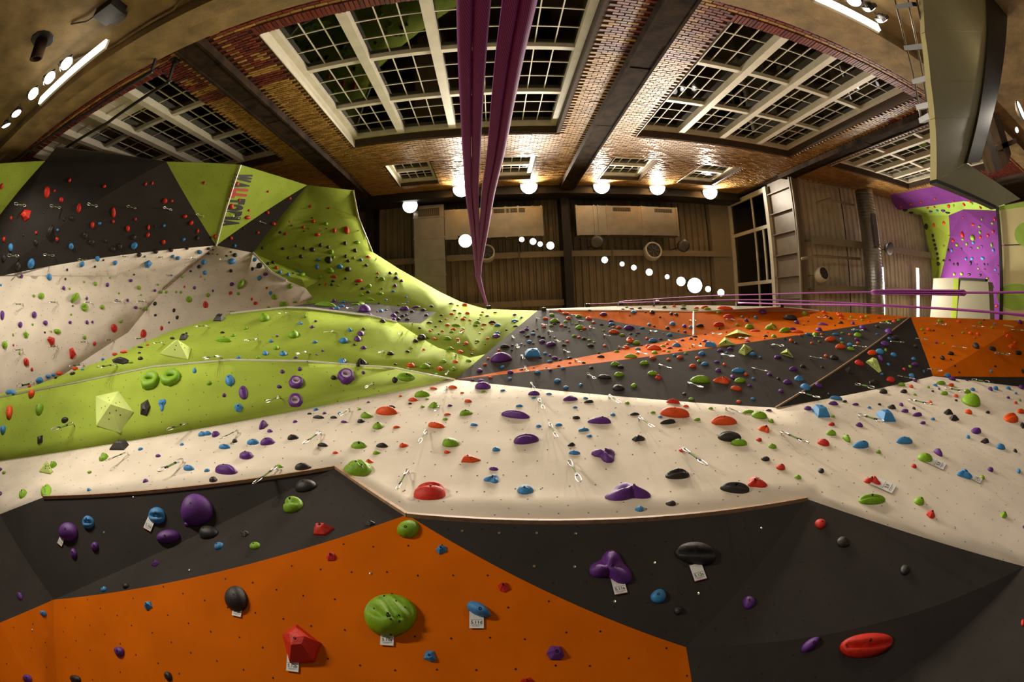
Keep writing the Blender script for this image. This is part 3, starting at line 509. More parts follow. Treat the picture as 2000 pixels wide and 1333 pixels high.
for ln in """g763.0,1203.0,104.0,84.0,s
r589.5,1258.7,77.8,75.8,f,30
p1192.2,1109.2,84.0,69.6,n
r1692.0,1262.0,105.0,50.0,j
p385.0,997.0,64.0,64.0
k1358.1,1082.5,81.9,47.1,j
p1226.0,963.0,91.0,41.0,n
r839.1,962.0,62.8,43.5,z
k461.4,1170.6,53.3,45.1,d,-20
g698.1,915.4,56.7,35.4,s
g797.0,1034.0,44.0,36.0
b935.2,1191.1,44.0,34.8,h,32
p133.7,1040.0,38.5,38.5
g333.0,737.0,40.0,36.0,o
g293.0,743.0,37.0,38.0,o
p1177.7,890.5,46.6,29.4,n
g572.6,986.7,39.5,34.4,j
k1434.9,953.3,57.7,23.3,j
p329.0,1049.0,47.0,28.0
o1318.0,806.0,58.0,22.0
b306.8,1007.6,34.4,33.4,j
g1702.7,975.8,53.1,21.3,j
p1582.5,1260.0,37.5,30.0,h,-35
k597.5,949.9,42.5,26.3
p675.9,735.2,33.8,32.2,o
g1896.0,782.3,38.0,28.1
p1027.8,858.1,49.6,21.3,w
r632.9,1034.5,41.5,25.3,f
k408.0,1041.0,38.0,27.0
k1323.1,926.2,47.6,21.3,j
p1084.7,1276.1,35.8,27.6,f
k1424.8,853.1,46.6,21.3,w
o1414.1,821.9,50.6,19.2,w
b1730.0,812.2,38.5,25.3,q
p1006.6,810.1,55.7,17.2,w
b1603.0,803.0,36.0,26.0,q
p441.5,917.5,43.5,21.3,w
p979.2,698.6,42.9,20.6
b1285.4,1165.5,30.7,28.7
r1479.5,942.4,38.5,22.3,n
k232.9,869.5,38.5,21.3,q
p577.3,782.3,28.9,28.1,o
o755.0,803.0,43.0,18.0
p578.1,746.8,28.9,26.4,o
p1170.6,821.3,46.6,15.2,w
r1703.9,940.2,34.4,20.3,n
b1883.9,926.6,31.4,21.3,n
k284.0,797.0,20.0,33.0,f
p1462.5,1177.8,24.6,26.6
g1367.5,741.8,39.6,16.5,w
g880.6,864.8,33.4,19.2
b172.8,1020.8,24.3,26.3,j
g793.1,736.9,34.7,18.2,j
b1026.2,957.0,32.4,19.2,w
o919.9,897.2,38.5,15.6,f
g1806.6,895.2,29.4,20.3
o1974.7,816.6,29.4,20.3,j
g90.1,959.0,21.3,27.3,j
b839.9,1283.2,25.6,22.5,f
o1409.3,743.2,34.7,16.2,n
b1040.3,688.7,31.4,17.3,q
k1645.6,1059.2,24.3,22.3
b959.0,935.7,29.4,18.2,n
r50.2,421.0,22.5,23.2,f
g1482.9,811.1,31.4,16.2,w
r984.3,1148.1,24.6,20.5,f
b1681.0,868.9,31.4,15.8
b1766.1,860.8,32.4,15.2
p943.2,753.4,31.4,15.7,z
k235.2,704.7,33.0,14.9,f
g635.5,595.0,42.1,11.6
k591.4,912.0,31.4,15.2
g700.8,869.9,31.4,15.2,j
g1443.0,864.8,32.4,14.6
p474.9,767.4,17.3,27.2,w,80
p522.5,862.8,28.4,16.2,w
p481.0,890.1,27.3,16.6,w
g517.0,620.5,19.8,22.3
p232.9,1274.0,21.5,20.5
r1602.0,1024.0,22.0,20.0
g824.4,769.9,30.5,14.0
o852.3,830.8,32.4,13.2
b448.5,743.5,18.2,23.1
b861.9,1074.3,21.5,19.5,f
k147.5,1328.3,22.5,18.4
k1767.5,1113.8,18.8,21.2
o18.0,806.0,14.0,28.0
g77.0,800.0,16.0,24.0
g436.2,663.4,33.0,11.6,w
b317.0,792.2,15.2,24.8,n
k97.5,451.7,16.5,22.5,h,-60
k1247.0,856.7,26.3,13.8,f
p712.7,602.4,23.1,15.7
k705.6,708.0,23.1,15.7,n
o1491.0,838.9,22.3,16.2,n
r1608.0,865.0,24.0,15.0
g1795.0,979.2,19.8,17.8
k1543.2,620.5,28.1,12.4
k427.9,620.5,23.1,14.9,q
r646.8,1087.6,19.5,17.4,f
k1304.3,823.9,30.4,11.1
g146.2,581.7,17.2,19.5,h,-50
g497.9,1066.8,21.5,15.4
g45.0,965.1,16.2,20.3,j
r1030.4,1330.4,26.6,12.3,f
g573.1,653.5,19.8,16.5
r141.9,690.7,14.0,23.1,f
g471.2,555.5,16.5,19.5,h,-50
p53.7,1326.3,18.4,17.4
k1324.3,1193.1,17.4,18.4
g910.4,806.7,26.3,12.2,j
k328.3,1322.2,16.4,19.5
k1208.1,758.0,23.9,13.2
g202.5,893.6,18.2,17.2,j
p1114.0,778.5,28.9,10.7,w
p514.0,830.8,20.3,15.2,h,-40
r1817.7,1005.6,17.8,17.2,f
g715.9,811.5,23.3,13.2,w
b1572.6,756.7,20.6,14.9
g738.2,832.4,21.3,14.2,w
g847.1,791.7,21.5,14.0,f
b465.9,797.1,17.3,17.3,f
b289.8,1184.5,16.4,18.0,f
p1831.9,884.5,19.2,15.2,h,35
b1442.3,724.0,27.2,10.7
b60.7,515.0,14.2,20.2
o1277.6,679.1,28.9,9.9
g1505.3,638.7,23.1,12.4
k1708.0,747.6,21.5,13.2,f
p185.4,1068.2,15.4,18.4
b427.6,1067.2,18.4,15.4
b493.8,863.8,23.3,12.2
k1658.5,724.5,19.0,14.9,f
r99.3,666.7,14.9,19.0,f
k1647.5,1063.8,22.5,12.5
r91.8,376.0,12.0,23.2
p144.4,1082.1,13.3,20.5
k1181.1,736.5,27.2,9.9,w
r1314.7,784.4,27.2,9.9,h,5
k1863.3,817.2,20.3,13.2,f
p1906.4,842.1,20.3,13.2
b289.5,516.2,16.5,15.7,f
o1416.2,602.4,31.4,8.3
b368.6,914.4,21.3,12.2
b1388.1,672.5,23.9,10.7,q
g1653.1,857.3,17.2,14.6,h,40
r1677.9,709.7,19.0,13.2,z
k572.6,854.7,22.3,11.1
g1533.0,645.0,23.1,10.7
g830.2,715.9,21.5,11.6
o1437.6,759.2,22.8,10.7
r1524.5,912.8,18.2,13.2
k359.4,658.5,18.2,13.2,q
k35.2,520.2,12.7,18.7
g1445.1,743.5,22.3,10.7
k1310.0,983.7,20.3,11.7
g1622.9,846.0,20.3,11.7
k723.4,1022.8,21.3,11.1,f
k746.3,870.3,23.3,10.1
b1560.3,739.4,19.0,12.4,f
b438.5,872.9,22.3,10.5
k1852.2,805.1,19.2,12.2,f
b21.5,766.6,21.5,10.7
g104.3,908.4,14.2,16.2
b1954.4,872.9,18.2,12.6
o61.4,769.6,13.2,17.3
p1042.8,768.2,23.1,9.9
o1703.0,689.5,19.0,11.9
o1641.1,677.0,20.6,10.7
b671.0,665.6,17.8,12.4
o1621.3,662.6,21.5,10.2
b1632.6,777.7,25.6,8.6
b1717.9,687.4,17.3,12.4
r1739.4,742.2,17.3,12.4
r222.8,641.7,12.4,17.3
k641.2,508.0,15.0,14.2
k478.0,1043.0,16.2,13.2,f
r1422.8,618.9,21.5,9.9
r280.1,652.4,11.9,17.8
o1977.7,676.7,18.2,11.6,f
b1248.6,994.4,17.2,12.2
g165.0,600.7,13.2,15.7,j
b1122.0,884.5,22.7,9.1
g1275.1,729.5,21.5,9.6
p303.1,1101.6,15.4,13.3,f
b5.7,839.5,11.1,18.2
k1923.4,861.8,17.2,11.7,f
g1960.1,1006.2,14.2,14.2,f
p421.3,848.6,15.2,13.2
g644.2,529.0,16.5,12.0
p1735.2,647.8,14.9,13.2
b77.2,743.5,14.9,13.2
g1209.1,731.6,19.8,9.9
r1403.8,633.7,21.5,9.1
k78.0,859.3,11.1,17.2,q
p1727.8,672.0,16.5,11.6
k823.9,658.5,16.5,11.6
g1232.2,695.6,25.6,7.4
p1076.3,672.5,20.6,9.1,z
k1629.3,698.9,18.2,10.2
k416.2,937.1,15.8,11.7
p38.9,1165.5,11.3,16.4
p1228.9,639.5,21.5,8.6
b262.3,480.2,12.7,14.2
o1230.5,664.3,15.7,11.6,j
b452.5,510.5,15.0,12.0
p1538.0,746.5,18.2,9.9
g1463.7,638.2,18.2,9.9
k1905.9,675.8,13.5,13.2
r51.2,707.7,10.7,16.5
o1199.5,647.8,21.5,8.3
p1791.4,810.1,19.2,9.1
k1494.7,896.8,17.2,10.1
p1718.7,700.9,14.0,12.4,h,45
b668.5,706.0,16.2,10.7,n
r222.0,415.0,8.2,21.0
k126.6,820.9,14.2,12.2
k630.3,869.5,20.3,8.5
k1741.5,795.5,17.3,9.9,f
g1508.3,872.1,16.2,10.5
p1627.4,788.1,19.8,8.6
r154.0,406.7,9.0,18.7
p1598.7,753.4,15.7,10.7
g9.6,674.5,10.7,15.7
o788.5,870.3,17.2,9.7
r676.8,449.8,10.5,15.7
b394.9,848.2,16.2,10.1
o1993.9,803.6,16.2,10.1
b1139.8,839.9,21.3,7.7
b84.4,1199.3,13.3,12.3
k1725.3,765.0,16.5,9.9
p698.2,662.3,14.0,11.6
b20.7,483.8,9.7,16.5
g553.7,594.5,16.5,9.7,q
o801.7,714.1,16.5,9.6
k622.2,815.2,22.3,7.1
g1461.3,804.5,22.3,7.1
p1549.2,720.4,17.3,9.1
p4.6,616.4,8.3,19.0
g1201.7,711.0,18.2,8.6
b553.0,691.0,15.2,10.2
k1749.3,660.2,15.7,9.9
o1891.6,805.1,15.2,10.1
g80.7,578.3,12.0,12.7
g368.8,585.0,12.0,12.7
o1971.9,658.0,14.9,10.2,f
p964.1,916.1,17.8,8.5
g51.2,654.0,10.7,14.0,f
g112.2,647.8,14.0,10.7
p704.5,651.9,14.0,10.7
p1490.0,609.0,14.0,10.7
r1285.8,736.9,14.0,10.7,f
g1675.0,654.7,15.2,9.9
k245.8,1145.4,13.3,11.3
p789.8,602.4,18.2,8.3
p969.6,656.8,16.5,9.1
g1132.7,639.2,18.2,8.3
g1258.6,709.2,18.2,8.3
b96.0,541.2,10.5,14.2
b405.1,847.0,16.2,9.1
k771.3,742.7,11.2,12.9
k506.5,519.0,12.0,12.0
b969.1,878.0,15.8,9.1
k1938.6,681.3,14.5,9.9
k1988.9,689.4,14.5,9.9
o806.6,780.9,17.3,8.3
g872.6,661.3,17.3,8.3
p1577.6,798.0,15.7,9.1
g1888.6,765.0,15.7,9.1
p1678.0,830.4,14.6,9.7
k178.5,473.0,13.5,10.5
g1591.3,653.6,10.7,13.2
g1837.4,748.1,19.0,7.4
k986.6,676.6,19.0,7.4
p1684.9,639.5,14.0,9.9
r401.2,595.3,9.9,14.0
k1115.9,868.5,15.2,9.1,f
b202.8,1151.8,12.3,11.3
o1557.8,647.8,23.1,5.9
g535.4,580.2,12.0,11.2
k7.2,504.5,9.0,15.0
b1321.3,674.2,18.2,7.4
o721.6,901.7,15.8,8.5,f
k166.5,460.0,9.7,13.5
k1149.7,784.7,19.0,6.9
g1082.4,626.3,16.5,7.9
p66.8,615.1,9.6,13.5
g1844.0,768.3,15.7,8.3
r1332.7,879.6,14.2,9.1
b1275.4,664.8,17.3,7.4
o884.2,756.2,18.5,6.9
k1603.6,920.1,12.2,10.5
p1607.3,633.2,21.5,5.9
k261.0,463.7,11.2,11.2
g566.5,558.9,11.7,10.8
b160.2,516.5,10.5,12.0
g1557.9,932.7,13.8,9.1
k1239.5,809.1,19.2,6.5
k69.7,473.5,9.7,12.7
b139.2,481.2,9.7,12.7
k234.3,482.0,9.7,12.7
k679.5,526.0,12.7,9.7
g1661.8,681.6,15.7,7.9
k705.2,822.9,15.2,8.1
k1125.5,815.8,15.2,8.1
b1745.5,693.7,12.4,9.9
o1222.3,678.8,14.9,8.3
p1859.7,739.9,14.5,8.3
k1765.1,764.6,14.5,8.3
p1934.6,917.5,11.7,10.1
g545.8,911.4,14.6,8.1
g735.2,884.7,14.6,8.1
p1767.1,803.0,14.6,8.1
b1470.7,692.3,14.9,7.9
k1366.7,636.2,15.7,7.4
p1599.0,643.6,14.0,8.3
p1787.0,712.2,14.0,8.3
b1370.8,690.3,14.0,8.3
o1352.7,715.1,14.5,7.9
b1780.4,734.4,11.6,9.9
g589.2,536.5,14.4,7.9
g1899.4,465.1,9.7,11.7
b1376.6,711.0,15.2,7.4
r1997.5,1217.5,7.5,15.0
g1238.0,753.4,12.4,9.1
k762.6,690.7,14.0,7.9
p365.6,1024.8,12.2,9.1
b1850.6,733.6,12.9,8.6
g1760.6,751.4,14.9,7.4
o914.4,783.4,14.9,7.4
p1178.9,613.9,14.9,7.4
g1242.9,669.2,14.9,7.4
r322.0,392.4,10.5,10.5
k221.2,486.8,10.5,10.5
b397.4,512.4,10.8,10.2
r451.7,403.5,9.7,11.2
b190.5,506.0,9.7,11.2
g645.7,492.2,11.7,9.3
b663.7,521.0,12.0,9.0
r700.2,548.7,16.4,6.6
b518.3,690.3,11.2,9.6
k1856.9,690.4,13.5,7.9
g1505.4,822.3,11.7,9.1
k1997.0,831.4,8.1,13.2
p39.6,634.9,8.6,12.4
k1273.8,609.8,10.7,9.9
r180.7,439.7,7.8,13.5
r249.7,446.9,8.2,12.7
p1994.2,756.7,11.6,9.1
g539.3,679.4,11.6,9.1
b1313.0,632.6,11.6,9.1
b1089.0,743.8,13.2,7.9
k1211.9,716.7,14.0,7.4
g878.9,681.1,14.9,6.9
o146.9,720.4,12.4,8.3
p1402.2,723.3,12.4,8.3
o873.3,883.0,12.6,8.1
r1784.9,911.0,11.1,9.1
g408.4,748.4,10.2,9.9
r1623.9,828.8,13.2,7.7
r119.5,390.7,9.0,11.2
g722.5,585.1,17.1,5.9
o241.8,687.4,14.5,6.9
b390.2,492.8,10.8,9.3
k609.7,487.7,10.8,9.3
r483.5,425.0,12.7,7.8
o1474.8,646.1,21.5,4.6
p1934.0,760.0,9.9,9.9
o858.8,720.4,11.9,8.3
k765.0,795.1,14.9,6.6
p1058.9,667.1,13.2,7.4
p939.6,744.3,13.2,7.4
o116.3,729.9,12.4,7.9
b507.2,543.5,9.3,10.5
b1091.6,830.0,13.8,7.1
b94.1,736.1,10.7,9.1
k651.5,738.0,10.7,9.1
p1430.7,737.2,10.7,9.1,h,40
p1519.0,698.1,14.0,6.9
o1275.1,699.4,14.0,6.9
o1328.4,698.1,14.0,6.9
g884.7,721.2,11.2,8.6
g890.8,635.1,18.2,5.3
p937.1,724.0,11.6,8.3
r1482.1,859.3,11.7,8.1
k271.9,498.5,10.2,9.3
p284.6,939.7,11.1,8.5
b926.0,829.8,14.6,6.5
g1918.4,933.1,9.7,9.7
r1879.5,458.7,7.7,12.2
o1375.8,600.2,15.7,5.9
p1547.0,642.5,16.5,5.6
k304.0,491.7,10.2,9.0
k1840.4,699.4,9.6,9.6
b225.0,513.9,9.3,9.7
p88.8,631.3,9.1,9.9
k1447.5,685.7,9.1,9.9
k1464.1,681.6,9.1,9.9
k1808.8,442.9,7.7,11.7
g746.2,545.0,10.5,8.5
o1857.2,752.3,12.9,6.9
o774.7,834.8,14.6,6.1
b1944.4,758.4,10.7,8.3
p710.1,679.4,11.9,7.4
g865.7,706.0,11.9,7.4
g1361.4,819.4,13.2,6.7
k1153.3,675.0,14.0,6.3
b1014.2,793.0,14.0,6.3
g697.5,473.9,11.7,7.5
r373.3,435.5,9.0,9.7
o1641.1,615.6,13.2,6.6
p812.9,600.2,16.5,5.3
b619.2,521.5,8.2,10.5
k458.7,861.8,10.1,8.5
g1715.4,883.0,10.1,8.5
r3.3,364.0,6.7,12.7
g1571.0,612.8,11.6,7.4
g915.2,705.0,11.6,7.4
p769.2,616.1,11.6,7.4
k961.4,629.3,14.9,5.8
b404.5,919.5,11.1,7.7
g199.7,599.9,8.6,9.9
k274.0,700.6,10.7,7.9
b380.0,724.5,7.9,10.7
k747.7,627.6,10.7,7.9
k139.5,425.8,8.7,9.7
k334.0,488.7,9.7,8.7
b1865.0,620.9,10.2,8.3
p1991.7,628.8,10.2,8.3
g624.0,541.5,10.2,8.1
g742.2,573.2,15.1,5.5
g932.2,629.6,12.4,6.6
o1110.4,621.4,9.9,8.3
o1150.0,622.2,12.4,6.6
p996.9,727.0,12.4,6.6
p1457.5,625.5,8.3,9.9
g1278.4,688.5,12.4,6.6
p1417.5,668.4,9.9,8.3
p1406.3,684.9,12.4,6.6
p1524.8,764.1,10.2,7.9
b585.5,631.3,10.2,7.9,n
r288.7,458.9,8.2,9.7
r319.3,473.0,8.2,9.7
b497.5,507.5,8.2,9.7
k651.7,815.6,14.2,5.7
g721.2,558.8,10.5,7.6
p1555.3,629.6,10.7,7.4
b1659.3,673.4,10.7,7.4
k812.1,665.9,10.7,7.4
o907.8,595.3,10.7,7.4
p527.2,842.1,11.1,7.1
p1802.1,826.3,11.7,6.7
k1173.5,696.4,14.9,5.3
k458.9,498.5,9.0,8.7
b400.0,533.0,9.0,8.7
b1989.3,920.5,7.7,10.1
k1303.5,640.8,9.1,8.6
k141.6,729.9,11.2,6.9
o224.4,692.7,11.2,6.9
o899.0,687.4,11.2,6.9
b1049.7,727.0,12.4,6.3
g693.6,594.0,18.4,4.2
r361.0,422.7,9.3,8.2
o847.1,758.7,14.5,5.3
k1568.0,715.8,11.6,6.6
b971.8,635.4,13.2,5.8
p1083.5,699.3,11.6,6.6
b1238.0,609.8,11.6,6.6
o1266.0,676.3,11.6,6.6
r651.9,540.7,13.8,5.5
k385.4,465.8,7.8,9.7
r7.5,467.9,6.7,11.2
k1788.7,676.7,9.1,8.3
b1052.2,832.4,10.5,7.1
r619.5,458.5,10.8,6.9
b1899.3,760.8,10.7,6.9
b347.5,504.5,9.0,8.2
b658.6,601.9,9.9,7.4
b1005.6,626.6,14.9,5.0
g1130.2,617.7,12.4,5.9
k389.0,521.0,9.3,7.8
k693.4,489.7,7.8,9.3
g1836.6,626.6,11.6,6.3
k1982.8,881.0,8.5,8.5
p1760.1,790.6,9.1,7.9
b1197.0,810.1,10.1,7.1
g271.2,562.2,8.2,8.7
p1426.1,681.3,12.4,5.8
o1867.1,773.7,9.6,7.4
p545.1,755.9,9.6,7.4
b682.8,644.8,9.6,7.4
b1105.1,757.0,10.2,6.9
o889.6,706.7,10.7,6.6
g1511.1,656.8,10.7,6.6
p452.5,555.2,9.0,7.8
p1670.8,790.2,13.2,5.3
g1381.5,603.2,14.0,5.0
b173.8,957.0,8.1,8.5
p308.9,890.7,10.5,6.5
b1151.0,851.8,10.5,6.5
p551.3,726.2,8.3,8.3
p585.2,721.2,8.3,8.3
k1439.3,652.4,8.3,8.3
r463.0,359.3,8.2,8.2
k626.2,479.0,7.8,8.7
o654.8,884.7,11.1,6.1
k1774.4,419.9,10.2,6.6
b1969.4,758.7,10.2,6.6
k1712.9,637.9,9.1,7.4
b1784.2,701.4,9.1,7.4
p1786.2,743.5,9.1,7.4
p1336.2,637.0,9.1,7.4
g1349.8,779.8,10.7,6.3
p124.5,563.3,6.9,9.7,f
r653.2,451.0,6.9,9.7
p672.0,824.3,13.2,5.1
k1789.7,425.0,8.7,7.7
g704.8,576.1,11.2,5.9
b274.4,877.6,10.1,6.5
b1890.6,853.7,8.5,7.7
g455.5,655.2,9.9,6.6
o1104.6,612.3,13.2,5.0
b1195.4,632.6,12.4,5.3
p1502.8,731.6,9.9,6.6
g406.4,576.5,7.5,8.7
k588.0,501.2,8.7,7.5
b1632.1,652.7,14.0,4.6
o1065.5,622.2,11.6,5.6
k773.7,543.0,8.9,7.2
o909.9,670.9,10.2,6.3
p518.5,536.0,9.3,6.9
o874.5,809.5,13.2,4.9
g869.5,818.8,10.5,6.1
o1816.4,786.1,8.6,7.4
g1077.9,615.1,10.7,5.9
o1442.3,785.2,9.6,6.6
r22.0,426.7,6.0,10.5
o1544.6,665.1,9.1,6.9
o1813.1,643.6,9.1,6.9
o1779.3,755.1,9.1,6.9
o913.1,611.5,9.1,6.9
g503.8,698.1,9.9,6.3
p769.2,624.7,9.9,6.3
p652.3,587.7,7.9,7.9
b615.2,668.4,10.7,5.8
b971.3,650.2,10.7,5.8
r611.7,432.5,8.2,7.5
k302.3,593.3,7.4,8.3
r498.9,592.5,8.3,7.4
p437.5,772.4,7.4,8.3
p1516.0,698.1,8.3,7.4
p647.9,602.9,11.6,5.3
k826.9,605.2,11.6,5.3
o1208.6,639.5,11.6,5.3
b1307.3,653.9,11.6,5.3
b1034.0,667.6,10.2,5.9
r290.2,444.2,5.4,11.2
r135.7,352.0,6.7,9.0
g706.1,591.6,6.6,9.2
k1768.0,411.0,10.7,5.6
k673.9,475.7,6.9,8.7
o1895.2,650.7,9.1,6.6
b465.9,698.4,10.2,5.8
p1673.3,662.6,9.9,5.9
b621.0,507.7,8.7,6.7
k533.2,512.7,7.8,7.5
k1832.6,515.6,7.1,8.2
b1074.4,706.3,10.9,5.3
p1.0,917.5,7.1,8.1
p210.0,557.0,6.6,8.7
p1665.9,631.6,8.3,6.9
o1608.9,609.5,9.9,5.8
k1997.5,725.4,5.8,9.9
b616.9,800.4,9.9,5.8
k777.9,623.0,9.9,5.8
b1245.9,681.3,11.6,5.0
o1339.9,793.5,11.6,5.0
g165.0,659.3,6.9,8.3
r184.8,672.0,6.3,9.1
b529.4,666.7,9.1,6.3
g1224.8,787.2,9.1,6.3
b1470.7,779.3,9.6,5.9
g186.7,554.7,6.3,9.0
k1642.0,630.1,10.7,5.3
b1577.6,652.7,10.7,5.3
o1456.6,731.6,8.6,6.6
p1842.0,412.2,9.2,6.1
k718.9,570.9,9.5,5.9
g636.4,437.2,8.2,6.7
p1.0,964.5,6.1,9.1
b1821.8,818.6,9.1,6.1
k1929.1,805.7,9.1,6.1
r315.5,641.5,5.8,9.6
p878.9,792.2,9.6,5.8
g595.1,618.1,7.4,7.4
p709.4,728.3,7.4,7.4
p576.6,823.9,9.7,5.7
g175.2,922.9,8.5,6.5
p771.8,558.1,7.6,7.2
r1765.6,722.1,6.9,7.9
g236.0,628.3,7.9,6.9
b1267.7,634.1,7.9,6.9
r419.5,462.5,6.3,8.7
b1919.0,504.8,7.7,7.1
g7.7,923.9,7.7,7.1
g479.9,641.2,8.3,6.6
r1882.8,399.5,6.6,8.2
r203.5,364.3,7.2,7.5
b337.3,501.2,7.2,7.5
r450.2,572.7,7.5,7.2
o1872.9,628.3,9.1,5.9
o1983.5,669.2,9.1,5.9
b1826.3,752.6,9.1,5.9
p170.3,630.1,6.3,8.6
p609.4,639.0,8.6,6.3
p1020.0,647.3,11.6,4.6
b1670.8,645.3,10.7,5.0
b667.7,597.4,10.7,5.0
o885.5,643.3,10.7,5.0
g928.9,635.4,10.7,5.0
o1140.9,641.5,10.7,5.0
g1215.5,654.4,10.7,5.0
p1376.9,666.2,10.7,5.0
p1400.0,707.2,10.7,5.0
k593.5,485.2,6.7,7.8
b743.9,607.3,9.1,5.8
g285.5,604.0,6.6,7.9
g255.5,708.0,9.9,5.3
b1134.0,752.2,7.9,6.6
b1143.9,778.1,9.9,5.3
k1310.6,612.8,7.9,6.6
r386.2,451.2,6.0,8.7
p42.3,539.7,6.3,8.2
k407.5,486.2,8.2,6.3
b528.2,572.7,6.3,8.2
o1746.0,628.3,8.3,6.3
k339.6,606.5,6.3,8.3
k345.9,620.5,6.3,8.3
b981.4,717.1,8.3,6.3
b1475.6,620.2,8.3,6.3
k715.5,518.5,6.9,7.5
b1289.1,814.2,9.1,5.7
g1275.3,805.7,10.1,5.1
o904.5,623.5,10.2,5.0
k205.5,469.7,6.7,7.5
r534.5,437.7,7.5,6.7
b358.7,468.0,7.5,6.7
r539.5,523.2,7.5,6.7
b546.7,531.5,7.5,6.7
b562.7,536.4,7.5,6.7
g931.9,666.4,9.6,5.3
p1463.6,753.9,9.6,5.3
b584.0,530.3,8.5,5.9
r719.5,501.7,9.3,5.4
g1777.1,716.8,6.6,7.6
k1784.9,798.0,7.9,6.3
p265.2,601.2,7.9,6.3
k563.2,503.5,6.9,7.2
k1334.8,602.9,11.6,4.3
g1294.9,675.8,10.7,4.6
r111.3,467.5,6.0,8.2
p1501.2,801.6,12.2,4.1
b1736.9,661.8,8.3,5.9
o1637.8,612.3,9.9,5.0
o1612.2,616.7,9.9,5.0
b1643.3,662.6,6.6,7.4
o1909.7,652.4,7.4,6.6
b104.8,732.8,7.4,6.6
k336.6,661.0,9.9,5.0
p721.3,614.8,9.9,5.0
k836.0,711.3,9.9,5.0
o874.0,634.6,9.9,5.0
k451.0,529.2,6.7,7.2
k552.0,485.8,9.0,5.4
k675.0,500.9,6.7,7.2
k1621.8,621.7,9.1,5.3
g944.2,764.6,9.1,5.3
o1683.2,619.7,8.3,5.8
k274.0,678.3,11.6,4.1
k838.5,630.1,11.6,4.1
k1649.9,784.3,9.6,5.0
k1140.9,661.5,9.6,5.0
p255.7,548.4,7.5,6.3
k640.9,482.8,7.5,6.3
k679.9,509.9,7.5,6.3
o1983.5,786.9,7.9,5.9
b1072.1,769.4,11.9,4.0
k1321.0,614.3,7.9,5.9
p1308.1,679.9,11.9,4.0
g1365.0,705.9,7.9,5.9
k1336.2,769.9,7.9,5.9
k1850.9,416.1,10.2,4.6
k1779.5,416.1,10.2,4.6
r1852.7,403.3,6.1,7.7
r523.0,415.5,6.0,7.8
r451.7,465.5,6.0,7.8
k493.0,525.5,6.0,7.8
o1612.7,695.2,7.4,6.3
b1348.5,639.0,7.4,6.3
g1626.3,813.8,9.1,5.1
k1357.6,657.3,10.7,4.3
b355.4,868.5,8.1,5.7
b1735.2,712.2,6.9,6.6
k795.6,623.8,9.9,4.6
o882.2,613.4,9.9,4.6
p1193.4,627.1,9.9,4.6
g1121.5,656.3,9.9,4.6
g1204.5,686.5,9.9,4.6
g1387.8,797.9,9.9,4.6
g465.5,573.9,6.7,6.7
g651.0,502.7,6.7,6.7
g774.0,534.2,6.7,6.7
o1414.5,712.5,7.3,6.3
b194.5,436.7,7.2,6.3
b1697.3,796.3,8.6,5.3
k124.8,428.5,6.0,7.5
k762.0,533.5,7.5,6.0
o1643.6,621.4,9.1,5.0
p577.3,698.9,9.1,5.0
b1100.2,719.2,9.1,5.0
g1937.1,478.6,5.1,8.7
g1937.7,560.2,5.1,8.7
b1042.3,776.8,9.6,4.6
g1878.2,535.2,6.6,6.6
k1006.8,637.4,10.2,4.3
k1059.8,659.3,10.2,4.3
k1112.9,699.7,10.2,4.3
b982.0,762.8,10.2,4.3
r1861.1,470.2,6.1,7.1
k796.1,686.9,8.3,5.3
g825.6,794.6,8.3,5.3
g1402.7,611.1,8.3,5.3
o1305.6,702.2,8.3,5.3
o1361.4,699.4,8.3,5.3
g802.7,679.9,6.9,6.3
k523.4,515.0,6.9,6.3
k513.0,484.7,6.9,6.3
b705.0,508.0,6.9,6.3
k647.9,555.9,6.8,6.3
p784.3,548.5,6.8,6.3
o1824.1,440.3,5.6,7.7
k709.7,643.1,7.4,5.8
r70.9,455.0,5.7,7.5
k707.8,564.0,8.5,5.0
p380.2,562.5,6.3,6.7
b1254.1,640.8,10.7,4.0
p1459.9,666.4,10.7,4.0
k434.5,649.7,9.1,4.6
k804.6,608.5,9.1,4.6
k786.2,617.2,9.1,4.6
b1123.3,795.8,9.1,4.6
k1495.4,656.3,9.1,4.6
b996.0,739.8,7.9,5.3
k1618.9,771.2,6.3,6.6
b1722.8,731.1,6.9,5.9
p1028.7,643.1,9.6,4.3
b1041.1,652.2,9.6,4.3
r221.2,433.0,5.7,7.2
p633.5,807.5,8.1,5.1
b663.3,807.5,8.1,5.1
k881.4,592.8,9.9,4.1
o1096.9,635.7,8.3,5.0
b1471.5,739.7,8.3,5.0
g1897.6,396.9,6.1,6.6
o1843.3,436.0,6.1,6.6
g1868.8,478.6,6.1,6.6
b1898.1,505.4,6.6,6.1
r398.5,357.5,6.7,6.0
r284.5,359.5,5.4,7.5
p1969.1,776.9,7.6,5.3
r1899.9,439.0,7.1,5.6
b1940.2,488.8,5.6,7.1
b200.8,702.6,6.9,5.8
o58.1,755.0,6.9,5.8
g796.4,720.9,6.9,5.8
k1895.6,514.3,4.6,8.7
g355.4,540.2,6.3,6.3
g324.5,570.8,6.3,6.3
k1155.0,718.7,8.6,4.6
p137.0,630.1,6.3,6.3
g1732.4,629.3,5.9,6.6
k1717.4,790.2,7.9,5.0
g1786.6,771.1,7.4,5.3
r62.2,722.0,5.0,7.9
o847.5,662.1,7.4,5.3
o945.1,633.7,9.9,4.0
k1821.8,460.7,5.1,7.7
g881.7,648.3,9.1,4.3
o902.3,646.6,9.1,4.3
g1076.6,636.2,9.1,4.3
k1030.4,657.2,9.1,4.3
k1101.7,674.2,9.1,4.3
o957.8,737.4,9.1,4.3
r592.2,444.2,7.2,5.4
r557.2,457.4,7.2,5.4
r335.5,392.7,6.7,5.7
k1519.8,739.7,7.3,5.3
b1064.7,690.7,7.3,5.3
g1914.1,630.4,8.3,4.6
